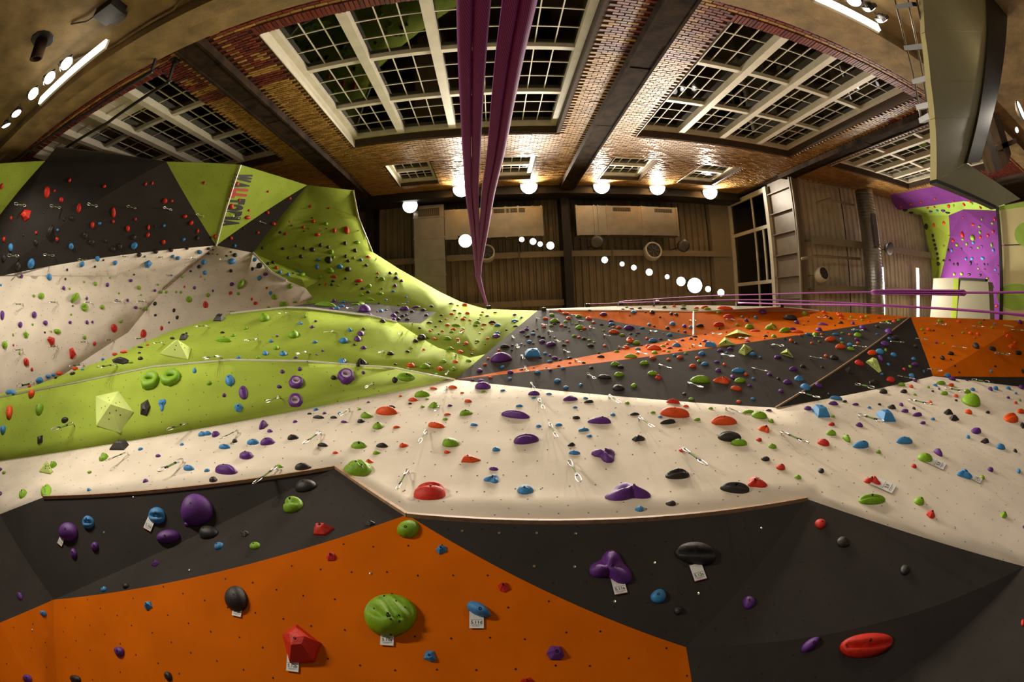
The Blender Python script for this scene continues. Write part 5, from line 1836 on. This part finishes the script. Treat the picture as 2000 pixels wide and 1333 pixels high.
for x, y, w, h, rt, txt, where in TAGS:
    H = hit(x, y)
    if H is None: continue
    P, n, pn, ti = H; U, V, sc = basis(n, x, y, P, math.radians(rt)); V = np.cross(n, U)
    if pix(P + V * .01)[0][1] > y: V = -V; U = -U if np.dot(np.cross(U, V), n) < 0 else U
    P = P + n * .014; ww = w * sc; hh = ww * 1.45; up = .25 * hh
    mw = Matrix(((U[0], V[0], n[0], P[0]), (U[1], V[1], n[1], P[1]), (U[2], V[2], n[2], P[2]), (0, 0, 0, 1)))
    root = empty('route_tag', (0, 0, 0)); root.matrix_world = mw; bpy.context.view_layer.update()
    b = MB(); b.box((-ww / 2, -hh * .45, -.001), (ww / 2, hh * .55, 0)); card = b.obj('card', M_CARD, root)
    o = text_mesh('grade_text', txt, ww * .36, M_INK, card, mw @ Matrix.Translation((0, -hh * .13, .0006)), ww * .006, .0003)
    b = MB(); b.box((-ww * .42, -.001 + hh * .02, .0003), (ww * .42, hh * .03, .0007)); b.box((-ww * .36, -hh * .29, .0003), (ww * .40, -hh * .27, .0007)); b.box((-ww * .30, -hh * .345, .0003), (ww * .2, -hh * .33, .0007)); tag(b.obj('printed_line', M_INK, card), kind='stuff')
    if txt in ('5.12c', '5.11a', '5.11b', '5.10d'):
        b = MB(); b.box((-ww / 2, -hh * .45, .0002), (ww / 2, -hh * .42, .0008)); b.obj('red_edge', M_INKR, card)
    tag(root, 'white route tag ' + where, 'tag', 'route tags under the start holds')
# lettering on the green triangle
H0, H1 = hit(477, 339), hit(449, 442)
P0, P1, n = H0[0], H1[0], H0[1]; U = P1 - P0; Ltot = np.linalg.norm(U); U /= Ltot; V = np.cross(n, U)
chars = 'WALLTOPIA'; wd = [1.35, 1.05, .82, .82, .95, 1.1, .95, .5, 1.05]; tot = sum(wd); pos = 0
sgn = MB(); first = None
sg = empty('wall_lettering', P0 + n * .02, 'black and red block lettering reading WALLTOPIA down the green triangle', 'lettering')
for ch, w_ in zip(chars, wd):
    c0 = P0 + U * Ltot * (pos + w_ / 2) / tot + n * .012; pos += w_
    # glyph width scaled to its slot
    mw = Matrix(((U[0], V[0], n[0], c0[0]), (U[1], V[1], n[1], c0[1]), (U[2], V[2], n[2], c0[2]), (0, 0, 0, 1)))
    o = text_mesh('letter', ch, 1.0, M_INKR if ch == 'L' else M_INK, None, mw, .10, .006)
    xs_ = [v.co.x for v in o.data.vertices]; ys_ = [v.co.y for v in o.data.vertices]; cx_, cy_ = (max(xs_) + min(xs_)) / 2, (max(ys_) + min(ys_)) / 2; sx = Ltot * w_ / tot * .95 / (max(xs_) - min(xs_)); sy = .6 / (max(ys_) - min(ys_))
    for v in o.data.vertices: v.co.x = (v.co.x - cx_) * sx; v.co.y = (v.co.y - cy_) * sy
    bpy.context.view_layer.update(); o.parent = sg; o.matrix_parent_inverse = Matrix.Translation(-Vector(P0 + n * .02)); o.matrix_world = mw
    if ch == 'L': o['label'] = 'red letter L'
# small steel washers on the lower dark panels
b = MB(); off = np.array(WALLS[0].location)
for x, y in ((63, 1232), (203, 1041), (260, 972), (1043, 1107), (1122, 1108), (1487, 1032), (1278, 1100), (1200, 1176), (1364, 1160), (903, 1038), (975, 1042), (1048, 1042), (1124, 1043), (370, 1114), (724, 1121)):
    H = hit(x, y)
    if H: b.lathe([(.012, 0), (.012, .004), (.005, .005)], H[0] - off, H[1], 8)
tag(b.obj('steel_washers', M_STEEL, WALLS[0]), kind='stuff')
# ---------------------------------------------------------------- ducts and fans under the roof
def duct(label, a, b_, grilles, seams, axis):
    root = empty('air_duct', a, label, 'air duct'); a = Vector(a); d = Vector(b_) - a
    m = MB(); m.box((0, 0, 0), d); m.obj('casing', M_GALV, root)
    for s_ in seams:
        m = MB(); e = .025
        if axis == 'y': m.box((-e, d.y * s_ - .03, -e), (d.x + e, d.y * s_ + .03, d.z + e))
        else: m.box((d.x * s_ - .03, -e, -e), (d.x * s_ + .03, d.y + e, d.z + e))
        m.obj('seam_flange', M_GALV, root)
    for (u0, u1, v0, v1) in grilles:
        g_ = MB(); g_.box((d.x * u0, d.y * v0, -.02), (d.x * u1, d.y * v1, -.001)); k_ = 10
        gf = g_.obj('grille_frame', M_GRILL, root); s2 = MB()
        for q in range(k_): xx = d.x * (u0 + (u1 - u0) * (q + .3) / k_); s2.box((xx, d.y * v0 + .02, -.032), (xx + .015, d.y * v1 - .02, -.02))
        tag(s2.obj('grille_bars', M_BEAM, gf), kind='stuff')
duct('wide sheet metal duct running away from the small windows', (-2.98, -4.4, 16.95), (-1.78, 2.6, 17.55), [(.15, .85, .02, .075)], [.07, .19, .31, .40, .52, .62, .74, .88], 'y')
duct('left sheet metal air duct box above the roof lamps', (-1.76, -4.15, 16.95), (2.05, -2.95, 17.6), [(.50, .66, .06, .2), (.67, .82, .06, .2)], [.10, .30, .45, .62, .75, .9, .985], 'x')
duct('right sheet metal air duct box with two grilles', (3.35, -4.15, 16.95), (7.75, -2.95, 17.6), [(.35, .52, .06, .19), (.76, .94, .06, .19)], [.01, .17, .21, .29, .63, .985], 'x')
root = empty('spiral_duct', (14.6, -4.5, 12.1), 'round spiral metal duct hanging under the lower roof', 'air duct')
m = MB(); m.lathe([(.42, 0), (.42, 7.5)], (0, 0, 0), (0, 1, 0), 24); m.obj('tube', M_SPIR, root, True)
for k_ in range(62):
    if k_ % 1 == 0:
        pass
m = MB()
for k_ in range(60): m.tube([(.425 * math.cos(t), .06 + k_ * .123 + .123 * t / 6.283, .425 * math.sin(t)) for t in [i * math.pi / 8 for i in range(17)]], .008, 4, cap=False)
m.obj('spiral_seam', M_SPIR, root)
m = MB(); m.box((-.25, 1.0, -.46), (.05, 2.3, -.40)); m.obj('grille', M_GRILL, root)
def fan(px, py, z, r, label, tilt=(0, -.25, -1)):
    c = onZ(px, py, z); root = empty('roof_fan', c, label, 'fan', 'round fans under the roof'); ax = Vector(tilt).normalized()
    m = MB(); m.lathe([(r * .75, -.28), (r, -.2), (r, .12), (r * .86, .15), (r * .82, .10)], (0, 0, 0), ax, 20); hs = m.obj('housing', M_WINW, root, True)
    m = MB(); m.lathe([(r * .80, .105), (r * .80, .112)], (0, 0, 0), ax, 20); m.obj('dark_mouth', M_BLACKS, hs)
    q = Vector((0, 0, 1)).rotation_difference(ax); m = MB()
    for k_ in range(7):
        t = 2 * math.pi * k_ / 7; u = q @ Vector((math.cos(t), math.sin(t), 0)); m.bar(ax * .125 + u * .05, ax * .125 + u * r * .8, .025, .012, ax)
    tag(m.obj('grille_spokes', M_GRILL, hs), kind='stuff')
    m = MB(); m.tube([Vector((0, 0, .1)), Vector((0, 0, ROOF - z if px < 1420 else LOWR - z))], .02, 6); m.obj('hanger_rod', M_BEAM, root)
M_WINW = mat('white_plastic', (.52, .47, .36), .4)
fan(950, 495, 16.6, .32, 'round white fan left of the first group of roof lamps'); fan(1275, 491, 16.6, .36, 'round white fan under the right duct box'); fan(1606, 536, 12.2, .27, 'small round fan under the lower corrugated roof')
def speaker(px, py, z, label):
    c = onZ(px, py, z); root = empty('loudspeaker', c, label, 'loudspeaker', 'black round loudspeakers'); ax = Vector((0, .3, -1)).normalized()
    m = MB(); m.lathe([(.08, -.30), (.20, -.22), (.27, -.02), (.27, .03)], (0, 0, 0), ax, 16); m.obj('cabinet', M_BLACKS, root, True)
    m = MB(); m.lathe([(.25, .03), (.18, .06), (.05, .075)], (0, 0, 0), ax, 16); m.obj('front_grille', M_GRILL, root, True)
    m = MB(); m.tube([(0, 0, .1), (0, 0, (ROOF if px < 1420 else LOWR) - z)], .018, 6); m.obj('hanger_rod', M_BLACKS, root)
speaker(1165, 473, 16.5, 'black round loudspeaker under the right duct box, near the girder'); speaker(1335, 480, 16.5, 'black round loudspeaker right of the round fan'); speaker(1738, 486, 12.1, 'black loudspeaker under the low roof, right of the spiral duct')
# conduits
def pipe(name, pts, r, m, label, cat='pipe'):
    b = MB(); P = [Vector(p) for p in pts]; b.tube([p - P[0] for p in P], r, 8); o = b.obj(name, m, None, True); o.location = P[0]; return tag(o, label, cat)
pipe('conduit', [onZ(1545, 346, 12.55), onZ(1553, 400, 12.6), onZ(1562, 500, 12.6), onZ(1566, 606, 12.6)], .045, M_BEAM, 'pale conduit running beside the plate girder')
pipe('conduit', [onZ(1556, 345, 12.6), onZ(1572, 356, 12.5), onZ(1660, 368, 12.5)], .04, M_BEAM, 'pale conduit bending along the top of the brick wall')
pipe('conduit', [onZ(1595, 397, 12.4), onZ(1622, 388, 12.4), onZ(1626, 392, 12.4), onZ(1668, 401, 12.4)], .05, M_BEAM, 'crooked pale pipe on the low roof near the window')
pipe('conduit', [onZ(1566, 506, 12.4), onZ(1592, 500, 12.4), onZ(1680, 506, 12.4)], .05, M_BEAM, 'pale pipe crossing under the low roof')
pipe('conduit', [onZ(1195, 460, 17.5), onZ(1198, 530, 17.5), onZ(1202, 596, 17.5)], .025, M_BEAM, 'thin pale conduit on the high roof right of the girder')
pipe('conduit', [onZ(1013, 478, 17.5), onZ(1017, 540, 17.5), onZ(1020, 600, 17.5)], .025, M_BEAM, 'thin pale conduit on the high roof left of the girder')
pipe('black_pipe', [onY(297, 140, -4.35), onY(180, 215, -4.35), onY(62, 292, -4.35), onY(-60, 372, -4.35)], .035, M_BLACKS, 'upper of two black pipes in front of the leftmost window')
pipe('black_pipe', [onY(330, 160, -4.35), onY(210, 240, -4.35), onY(80, 322, -4.35), onY(-40, 400, -4.35)], .035, M_BLACKS, 'lower of two black pipes in front of the leftmost window')
for p_, lb in (((297, 137), 'bracket of the upper black pipe'), ((330, 157), 'bracket of the lower black pipe')):
    b = MB(); P = Vector(onY(*p_, -4.35)); b.bar((0, 0, 0), (0, YW - P.y + .03, .0), .05, .05); b.box((-.07, YW - P.y, -.09), (.07, YW - P.y + .03, .09)); o = b.obj('pipe_bracket', M_BLACKS); o.location = P; tag(o, 'small black ' + lb, 'bracket')
# things on the lower concrete wall, upper left corner
P = Vector(onY(218, 14, YW + .06)); root = empty('junction_box', P, 'dark electrical box on the concrete at the top left edge', 'electrical box')
b = MB(); b.box((-.22, 0, -.18), (.22, .16, .2)); b.obj('case', M_BLACKS, root); b = MB(); b.box((-.13, .02, .2), (.13, .13, .33)); b.obj('connector', M_GRILL, root)
b = MB(); b.tube([(-.2, .08, -.1), (-.5, .06, -.12), (-.8, .02, -.3)], .02, 6); b.obj('cable', M_BEAM, root, True)
P = Vector(onY(82, 78, YW + .06)); root = empty('pipe_sleeve', P, 'rusty pipe stub in a ragged hole of the concrete wall', 'pipe')
b = MB(); b.lathe([(.14, -.02), (.14, .34), (.11, .34), (.11, .1)], (0, 0, 0), (-.1, 1, .2), 14); b.obj('stub', M_CONCD, root, True); b = MB(); b.lathe([(.27, 0), (.25, .015), (.1, .02)], (.02, 0, 0), (0, 1, 0), 11); b.obj('ragged_rim', M_BLACKS, root)
pipe('conduit', [onY(385, -40, YW + .12), onY(340, 18, YW + .12), onY(300, 40, YW + .12), onY(220, 92, YW + .12), onY(140, 118, YW + .12)], .03, M_CONC, 'thin conduit along the concrete below the ledge at top left')
# ---------------------------------------------------------------- balcony soffit, channel and rail at right
def slab(name, pts, z, t, m, parent=None, off=(0, 0, 0)):
    A = [onZ(x, y, z) - np.array(off) for x, y in pts]; k_ = len(A); V = A + [p + np.array([0, 0, t]) for p in A]
    F = [tuple(range(k_)), tuple(range(2 * k_ - 1, k_ - 1, -1))] + [(i, i + k_, (i + 1) % k_ + k_, (i + 1) % k_) for i in range(k_)]
    return mesh(name, V, F, m, parent)
BX = empty('balcony', (2.6, -1.2, 1.15), 'balcony soffit of glossy olive beige boards crossing the upper right corner', 'balcony'); BO = (2.6, -1.2, 1.15)
Lp = [(1800, -25), (1806, 62), (1818, 160), (1826, 230), (1829, 286), (1829, 352)]; Rp = [(1932, -25), (1929, 62), (1922, 160), (1912, 230), (1900, 286), (1886, 318)]
for q in range(5): slab('soffit_panel', [Lp[q], Lp[q + 1], Rp[q + 1], Rp[q]], 1.15 + .003 * (q % 2), .05, P_BE, BX, BO)
slab('soffit_panel', [(1830, 353), (1947, 404), (1993, 389), (1887, 319)], 1.15, .03, P_BE, BX, BO)
slab('edge_strip', [(1829, 350), (1946, 402), (1946, 408), (1829, 357)], 1.14, .05, M_BLACKS, BX, BO)
o = slab('steel_channel', [(1925, -30), (1930, 62), (1922, 160), (1909, 240), (1889, 318), (1914, 316), (1934, 245), (1954, 160), (1966, 62), (1968, -30)], 1.12, .03, M_BLACKS, BX, BO)
GR = empty('guard_rail', (2.6, -1.2, 1.3), 'steel guard rail with black brackets along the left edge of the balcony', 'railing'); GO = Vector((2.6, -1.2, 1.3))
for pts, z in (([(1744, -20), (1750, 10), (1770, 92), (1783, 140), (1792, 190), (1799, 236)], 1.56), ([(1770, -20), (1778, 25), (1792, 92), (1803, 150), (1811, 205), (1816, 241)], 1.40), ([(1786, -20), (1800, 50), (1812, 100), (1820, 170), (1824, 250), (1827, 345)], 1.2)):
    b = MB(); b.tube([Vector(onZ(x, y, z)) - GO for x, y in pts], .009, 8); b.obj('rail_tube', M_RAIL, GR, True)
for p_, q_ in (((1752, 14), (1786, 8)), ((1770, 94), (1806, 90)), ((1786, 160), (1814, 153)), ((1794, 210), (1820, 204)), ((1800, 236), (1820, 226))):
    b = MB(); b.bar(Vector(onZ(*p_, 1.54)) - GO, Vector(onZ(*q_, 1.22)) - GO, .045, .035, (0, 1, 0)); b.obj('bracket', M_BLACKS, GR)
# beige boards beyond the balcony end, and the beige cabinet below the purple wall
def quad_thing(name, pts, X, th, m, label, cat, root=None):
    A = [onX(x, y, X) for x, y in pts]; c0 = sum(A) / len(A); k_ = len(A); V = [p - c0 for p in A] + [p - c0 + np.array([th, 0, 0]) for p in A]
    F = [tuple(range(k_)), tuple(range(2 * k_ - 1, k_ - 1, -1))] + [(i, i + k_, (i + 1) % k_ + k_, (i + 1) % k_) for i in range(k_)]
    if root is None:
        o = mesh(name, V, F, m); o.location = c0; return tag(o, label, cat)
    o = mesh(name, V, F, m, root); o.location = Vector(c0) - root.location; return o
SP = empty('side_wall_panel', onX(1975, 500, 18.5), 'beige end wall with pale green shapes painted for a reflection at the right edge', 'wall panel')
for pts in ([(1947, 404), (2040, 386), (2040, 476), (1953, 478)], [(1953, 481), (2040, 478), (2040, 560), (1957, 560)], [(1957, 562), (2040, 562), (2040, 640), (1957, 640)]): quad_thing('board', pts, 18.5, .08, P_BE, None, None, SP)
def blob(cx_, cy_, rx, ry, a0=0, a1=6.2832, k_=14): return [(cx_ + rx * math.cos(a0 + (a1 - a0) * i / k_), cy_ + ry * math.sin(a0 + (a1 - a0) * i / k_)) for i in range(k_ + (0 if a1 - a0 > 6 else 1))]
for pts in (blob(2005, 458, 24, 24), blob(1985, 580, 38, 26), [(1949, 405), (2030, 388), (2030, 400), (1951, 411)]): quad_thing('green_reflection', pts, 18.47, .03, P_LG, None, None, SP)  # pale green patches paint a reflection onto the boards
quad_thing('dark_edge', [(1944, 403), (1949, 403), (1957, 520), (1957, 630), (1951, 630), (1952, 520)], 18.3, .1, M_BLACKS, None, None, SP)
CB = empty('cabinet', onX(1880, 585, 17.5), 'beige cabinet boxes in front of the purple wall', 'cabinet')
for pts, m in (([(1823, 544), (1873, 543), (1868, 632), (1815, 632)], P_CAB), ([(1876, 547), (1930, 551), (1934, 632), (1866, 632)], P_CAB)): quad_thing('box', pts, 17.5, .6, m, None, None, CB)
quad_thing('dark_top', [(1874, 542), (1925, 545), (1924, 550), (1874, 548)], 17.45, .3, M_BLACKS, None, None, CB); quad_thing('recess', [(1862, 545), (1872, 545), (1867, 630), (1856, 630)], 17.48, .03, P_G, None, None, CB)
for lb, pts in (('leftmost old timber joist under the right-hand floor', [(1915, 240), (1926, 236), (1958, 330), (1944, 336)]), ('second old timber joist under the right-hand floor', [(1938, 222), (1950, 220), (1975, 300), (1968, 322)]), ('dark cross timber under the right-hand floor', [(1945, 285), (1985, 270), (1986, 280), (1946, 296)])):
    A = [onZ(x, y, 1.35) for x, y in pts]; c0 = sum(A) / 4; V = [p - c0 for p in A] + [p - c0 + np.array([0, 0, .11]) for p in A]
    o = mesh('timber_joist', V, [(0, 1, 2, 3), (7, 6, 5, 4), (0, 4, 5, 1), (1, 5, 6, 2), (2, 6, 7, 3), (3, 7, 4, 0)], M_TIMB); o.location = c0; tag(o, lb, 'joist', 'old timber joists')
# ---------------------------------------------------------------- ropes
def rope(root, pts, r, name='strand', nseg=10):
    P = [Vector(p) for p in pts]; Q = []
    for i in range(len(P) - 1):                          # smooth the path
        p0, p1, p2, p3 = P[max(i - 1, 0)], P[i], P[i + 1], P[min(i + 2, len(P) - 1)]
        for k_ in range(5):
            t = k_ / 5; Q.append(.5 * ((2 * p1) + (p2 - p0) * t + (2 * p0 - 5 * p1 + 4 * p2 - p3) * t * t + (3 * p1 - p0 - 3 * p2 + p3) * t ** 3))
    Q.append(P[-1]); o0 = root.location
    b = MB(); b.tube([q - o0 for q in Q], r, nseg); o = b.obj(name, M_ROPE, root, True)
    uv = o.data.uv_layers.new(name='UVMap'); n = nseg; le = [0]
    for i in range(1, len(Q)): le.append(le[-1] + (Q[i] - Q[i - 1]).length)
    for poly in o.data.polygons:
        for li in poly.loop_indices:
            vi = o.data.loops[li].vertex_index; k_ = vi % n
            uv.data[li].uv = (k_ / n * 1.0 + (1 if (k_ == 0 and any(o.data.loops[l2].vertex_index % n == n - 1 for l2 in poly.loop_indices)) else 0), le[min(vi // n, len(le) - 1)] * 8)
YR = -.2
for lb, path in (('left of the two magenta ropes hanging close overhead', [(950, 598, 10.6), (938, 560, 0), (933, 528, 0), (931, 495, 0), (927, 440, 0), (922, 380, 0), (921, 300, 0), (921, 200, 0), (922, 100, 0), (925, 0, 0), (928, -120, 0), (931, -260, 0)]),
                 ('right of the two magenta ropes hanging close overhead', [(953, 598, 10.6), (941, 562, 0), (936, 530, 0), (939, 495, 0), (946, 440, 0), (953, 380, 0), (968, 300, 0), (982, 200, 0), (997, 100, 0), (1015, 0, 0), (1034, -120, 0), (1058, -260, 0)])):
    base = [Vector(onZ(x, y, z) if z else onY(x, y, YR)) for x, y, z in path]; root = empty('climbing_rope', base[0], lb, 'rope', 'magenta ropes overhead')
    for s_ in (-1, 1): rope(root, [p + Vector((s_ * .0055 * min(1, 1.2), 0, 0)) if i else p for i, p in enumerate(base)], .0057)
for lb, path, X, r, coil in (('upper magenta rope along the wall top, with a tied coil at its right', [(1212, 589), (1350, 580), (1500, 575), (1700, 571), (1883, 572), (2010, 571), (2100, 570)], 3.0, .0075, (1704, 1884)),
                       ('thick lower magenta rope along the wall top ending at the right edge', [(1442, 592), (1560, 595), (1690, 597), (1800, 601), (1945, 611), (2010, 618), (2100, 628)], 6.0, .018, None),
                       ('thin middle magenta rope along the wall top', [(1150, 594), (1280, 590), (1440, 586), (1560, 588), (1690, 594), (1850, 604), (2010, 616), (2100, 622)], 2.6, .006, None)):
    base = [Vector(onX(x, y, X)) for x, y in path]; root = empty('climbing_rope', base[0], lb, 'rope', 'magenta ropes along the wall top'); rope(root, base, r, nseg=7)
    if coil:
        A, B = Vector(onX(coil[0], 571, X)), Vector(onX(coil[1], 572.5, X))
        for k_ in range(6):
            t = 2 * math.pi * k_ / 6; of = Vector((0, math.cos(t), math.sin(t))) * .014; rope(root, [A + of, (A * 2 + B) / 3 + of * 1.1, (A + B * 2) / 3 + of, B + of], .007, 'coil_strand', 6)
for x, y, z in ((955, 600, 11.0), (1062, 604, 11.0), (1147, 596, 10.9), (1212, 592, 10.8), (1282, 590, 10.6), (1441, 594, 10.2), (1526, 597, 9.9)):
    P = onZ(x, y, z); root = empty('rope_anchor', P, None, 'anchor', 'black rope anchors on the wall top'); root['label'] = 'black rope anchor on the wall top, ' + {955: 'holding the two big ropes', 1062: 'at the tip of the grey triangle', 1147: 'leftmost on the white ledge', 1212: 'second on the white ledge', 1282: 'third on the white ledge', 1441: 'under the big star-shaped lamp', 1526: 'below the tall clerestory window'}[x]
    b = MB(); b.box((-.06, -.05, -.04), (.06, .06, .04)); b.obj('bracket', M_BLACKS, root); b = MB(); carabiner(b, (0, -.03, -.02), .12, .010, .035); b.obj('ring', M_STEEL, root, True)
# ---------------------------------------------------------------- lamps
def aim(o, d): o.rotation_euler = Vector(d).to_track_quat('-Z', 'Y').to_euler()
def light(kind, name, parent, loc, e, size, d=None, angle=150, col=(1, .89, .73)):
    l = bpy.data.lights.new(name, kind); l.energy = e; l.color = col
    if kind == 'SPOT': l.spot_size = math.radians(angle); l.spot_blend = .8; l.shadow_soft_size = size
    elif kind == 'POINT': l.shadow_soft_size = size
    else: l.size = size
    o = bpy.data.objects.new(name, l); COL.objects.link(o); o.parent = parent; o.location = loc
    if d is not None: aim(o, d)
    return o
def flood(P, d, w, e, label, group, angle=150, cat='floodlight', sc=1.0, col=(1, .89, .73)):
    P = Vector(P); d = Vector(d).normalized(); root = empty('floodlight', P, label, cat, group); q = Vector((0, 0, -1)).rotation_difference(d); root.rotation_mode = 'QUATERNION'; root.rotation_quaternion = q
    b = MB(); b.box((-w * .5, -w * .36, .0), (w * .5, w * .36, w * .22)); b.lathe([(w * .3, w * .22), (w * .2, w * .42)], n=10); b.obj('housing', M_BLACKS, root)
    b = MB(); b.lathe([(w * .1, -w * .12), (w * .35, -w * .09), (w * .47, -.0005)], n=16); b.obj('lens', M_LAMP, root, True)
    b = MB(); b.tube([(-w * .54, 0, .02), (-w * .56, 0, w * .5), (w * .56, 0, w * .5), (w * .54, 0, .02)], w * .03, 5); b.obj('yoke', M_BLACKS, root)
    light('SPOT', 'bulb', root, (0, 0, -w * .13 - .02), e, w * .12, (0, 0, -1), angle, col); return root
TG = Vector((.3, 1.8, 3.2))
G1 = 'big floodlights by the ducts'
P = Vector(onZ(801, 402, 16.6)); flood(P, TG - P, .62, 1650 * .4, 'big floodlight left of the ducts, nearest the green sweep', G1, 66)
P = Vector(onZ(909, 471, 16.7)); flood(P, TG + Vector((-1, 0, 1)) - P, .55, 1650 * .9, 'big floodlight between the duct and the ropes', G1, 110)
for (x, y), lb in zip(((901, 369), (1033, 363), (1175, 363), (1284, 366), (1387, 375)), ('first floodlight under the edge girder, left of the ropes', 'second floodlight under the edge girder, right of the ropes', 'third floodlight under the edge girder, right of the black girder', 'fourth floodlight under the edge girder', 'fifth floodlight under the edge girder, by the clerestory window')):
    P = Vector(onZ(x, y, 16.1)); fo = flood(P, Vector((P.x * .5, 1.5, 2)) - P, .68, 560, lb, 'floodlights under the edge girder', 165)
    wl_ = light('SPOT', 'bulb', fo, (0, 0, -.2), 700, .06, None, 130); wl_.parent = None; wl_.parent = fo; wl_.rotation_euler = (fo.rotation_quaternion.inverted() @ Vector((0, -.30, -1))).to_track_quat('-Z', 'Y').to_euler()
ST = [(1019, 468, .16, 16.4), (1041, 472, .2, 16.4), (1055, 477, .16, 16.4), (1075, 480, .24, 16.4), (1181, 508, .2, 16.2), (1215, 516, .15, 16.2), (1238, 523, .17, 16.2), (1268, 532, .22, 16.2), (1303, 541, .15, 16.2), (1330, 550, .3, 16.2), (1357, 558, .5, 16.2), (1383, 565, .2, 16.2), (1408, 572, .24, 16.2)]
nm = ['first', 'second', 'third', 'fourth', 'first', 'second', 'third', 'fourth', 'fifth', 'sixth', 'brightest', 'eighth', 'last']
for i, (x, y, w, z) in enumerate(ST):
    P = Vector(onZ(x, y, z)); T = Vector((P.x * .35, 1.0, 5)); flood(P, T - P, w * 1.3, 420 * (w / .2) ** 1.5, f"{nm[i]} spot lamp from the left in the {'short row left' if i < 4 else 'long slanting row right'} of the black girder", 'spot lamps under the high roof', 120, 'spot lamp')
for grp, pts, zs_ in (('floodlights below the ledge at left', [(12, 245), (32, 222), (65, 183), (97, 152), (130, 124)], None), ('floodlights below the ledge at right', [(1630, -12), (1668, 2), (1700, 16), (1724, 38)], None)):
    for k_, (x, y) in enumerate(pts):
        P = Vector(onY(x, y, YW + .42)); flood(P, (Vector((-9.5, 0, 5.3)) if x < 20 else Vector((-7, .8, 5)) if x < 40 else Vector((12, 1.0, 5)) if x > 1690 else Vector((P.x * .12 if x < 500 else P.x * .6, 2.1, 4.8 if x < 500 else 3.6))) - P, .26, (380 * (.7 if x < 20 else 1)) if x < 500 else 55 * (3 if x > 1690 else 1), f"{['first','second','third','fourth','fifth'][k_]} floodlight from the left in the row below the concrete ledge at {'left' if x < 500 else 'right'}", grp, 104)
def strip(A, B, w, label, e):
    A, B = Vector(A), Vector(B); root = empty('strip_light', A, label, 'strip light'); d = B - A
    b = MB(); b.bar((0, 0, .05), d + Vector((0, 0, .05)), w * 1.3, .05); b.obj('batten', M_WINW, root); b = MB(); b.bar((0, 0, 0), d, w, .05); b.obj('tube', M_TUBE, root)
    if e:
        l = light('AREA', 'tube_light', root, d / 2 + Vector((0, .1, -.06)), e, .1, (0, .6, -1) if A.z < 6 else (0, 0, -1)); l.data.shape = 'RECTANGLE'; l.data.size = d.length; l.data.size_y = .1
strip(onY(78, 197, YW + .36), onY(206, 84, YW + .36), .14, 'long strip light under the concrete ledge at left', 20)
strip(onY(1590, -8, YW + .36), onY(1716, 54, YW + .36), .14, 'long strip light under the concrete ledge at right', 20)
strip(onZ(1722, 522, 12.4), onZ(1725, 618, 12.4), .22, 'left of two bright tubes under the low roof', 380); strip(onZ(1792, 524, 12.4), onZ(1793, 622, 12.4), .20, 'right of two bright tubes under the low roof', 380); strip(onZ(1702, 428, 12.4), onZ(1707, 458, 12.4), .10, 'short glowing bar standing in for a reflection right of the spiral duct', 380 * .2)  # the short third bar is an added glow for a reflection
P = Vector(onZ(1994, 216, 1.0)); root = empty('pendant_lamp', P, 'glowing dome lamp at the right edge', 'lamp'); b = MB(); b.lathe([(.10, 0), (.09, .03), (.04, .06), (.015, .065)], n=16); b.obj('shade', M_WINW, root, True); b = MB(); b.lathe([(.085, -.006), (.085, .002)], n=16); b.obj('bulb_disc', M_LAMP, root)
light('POINT', 'bulb', root, (0, 0, -.08), 9, .04)
P = Vector(onZ(1986, 254, .95)); flood(P, (-.5, .6, -.9), .05, 9, 'small bright lamp below the dome lamp at the right edge', None)
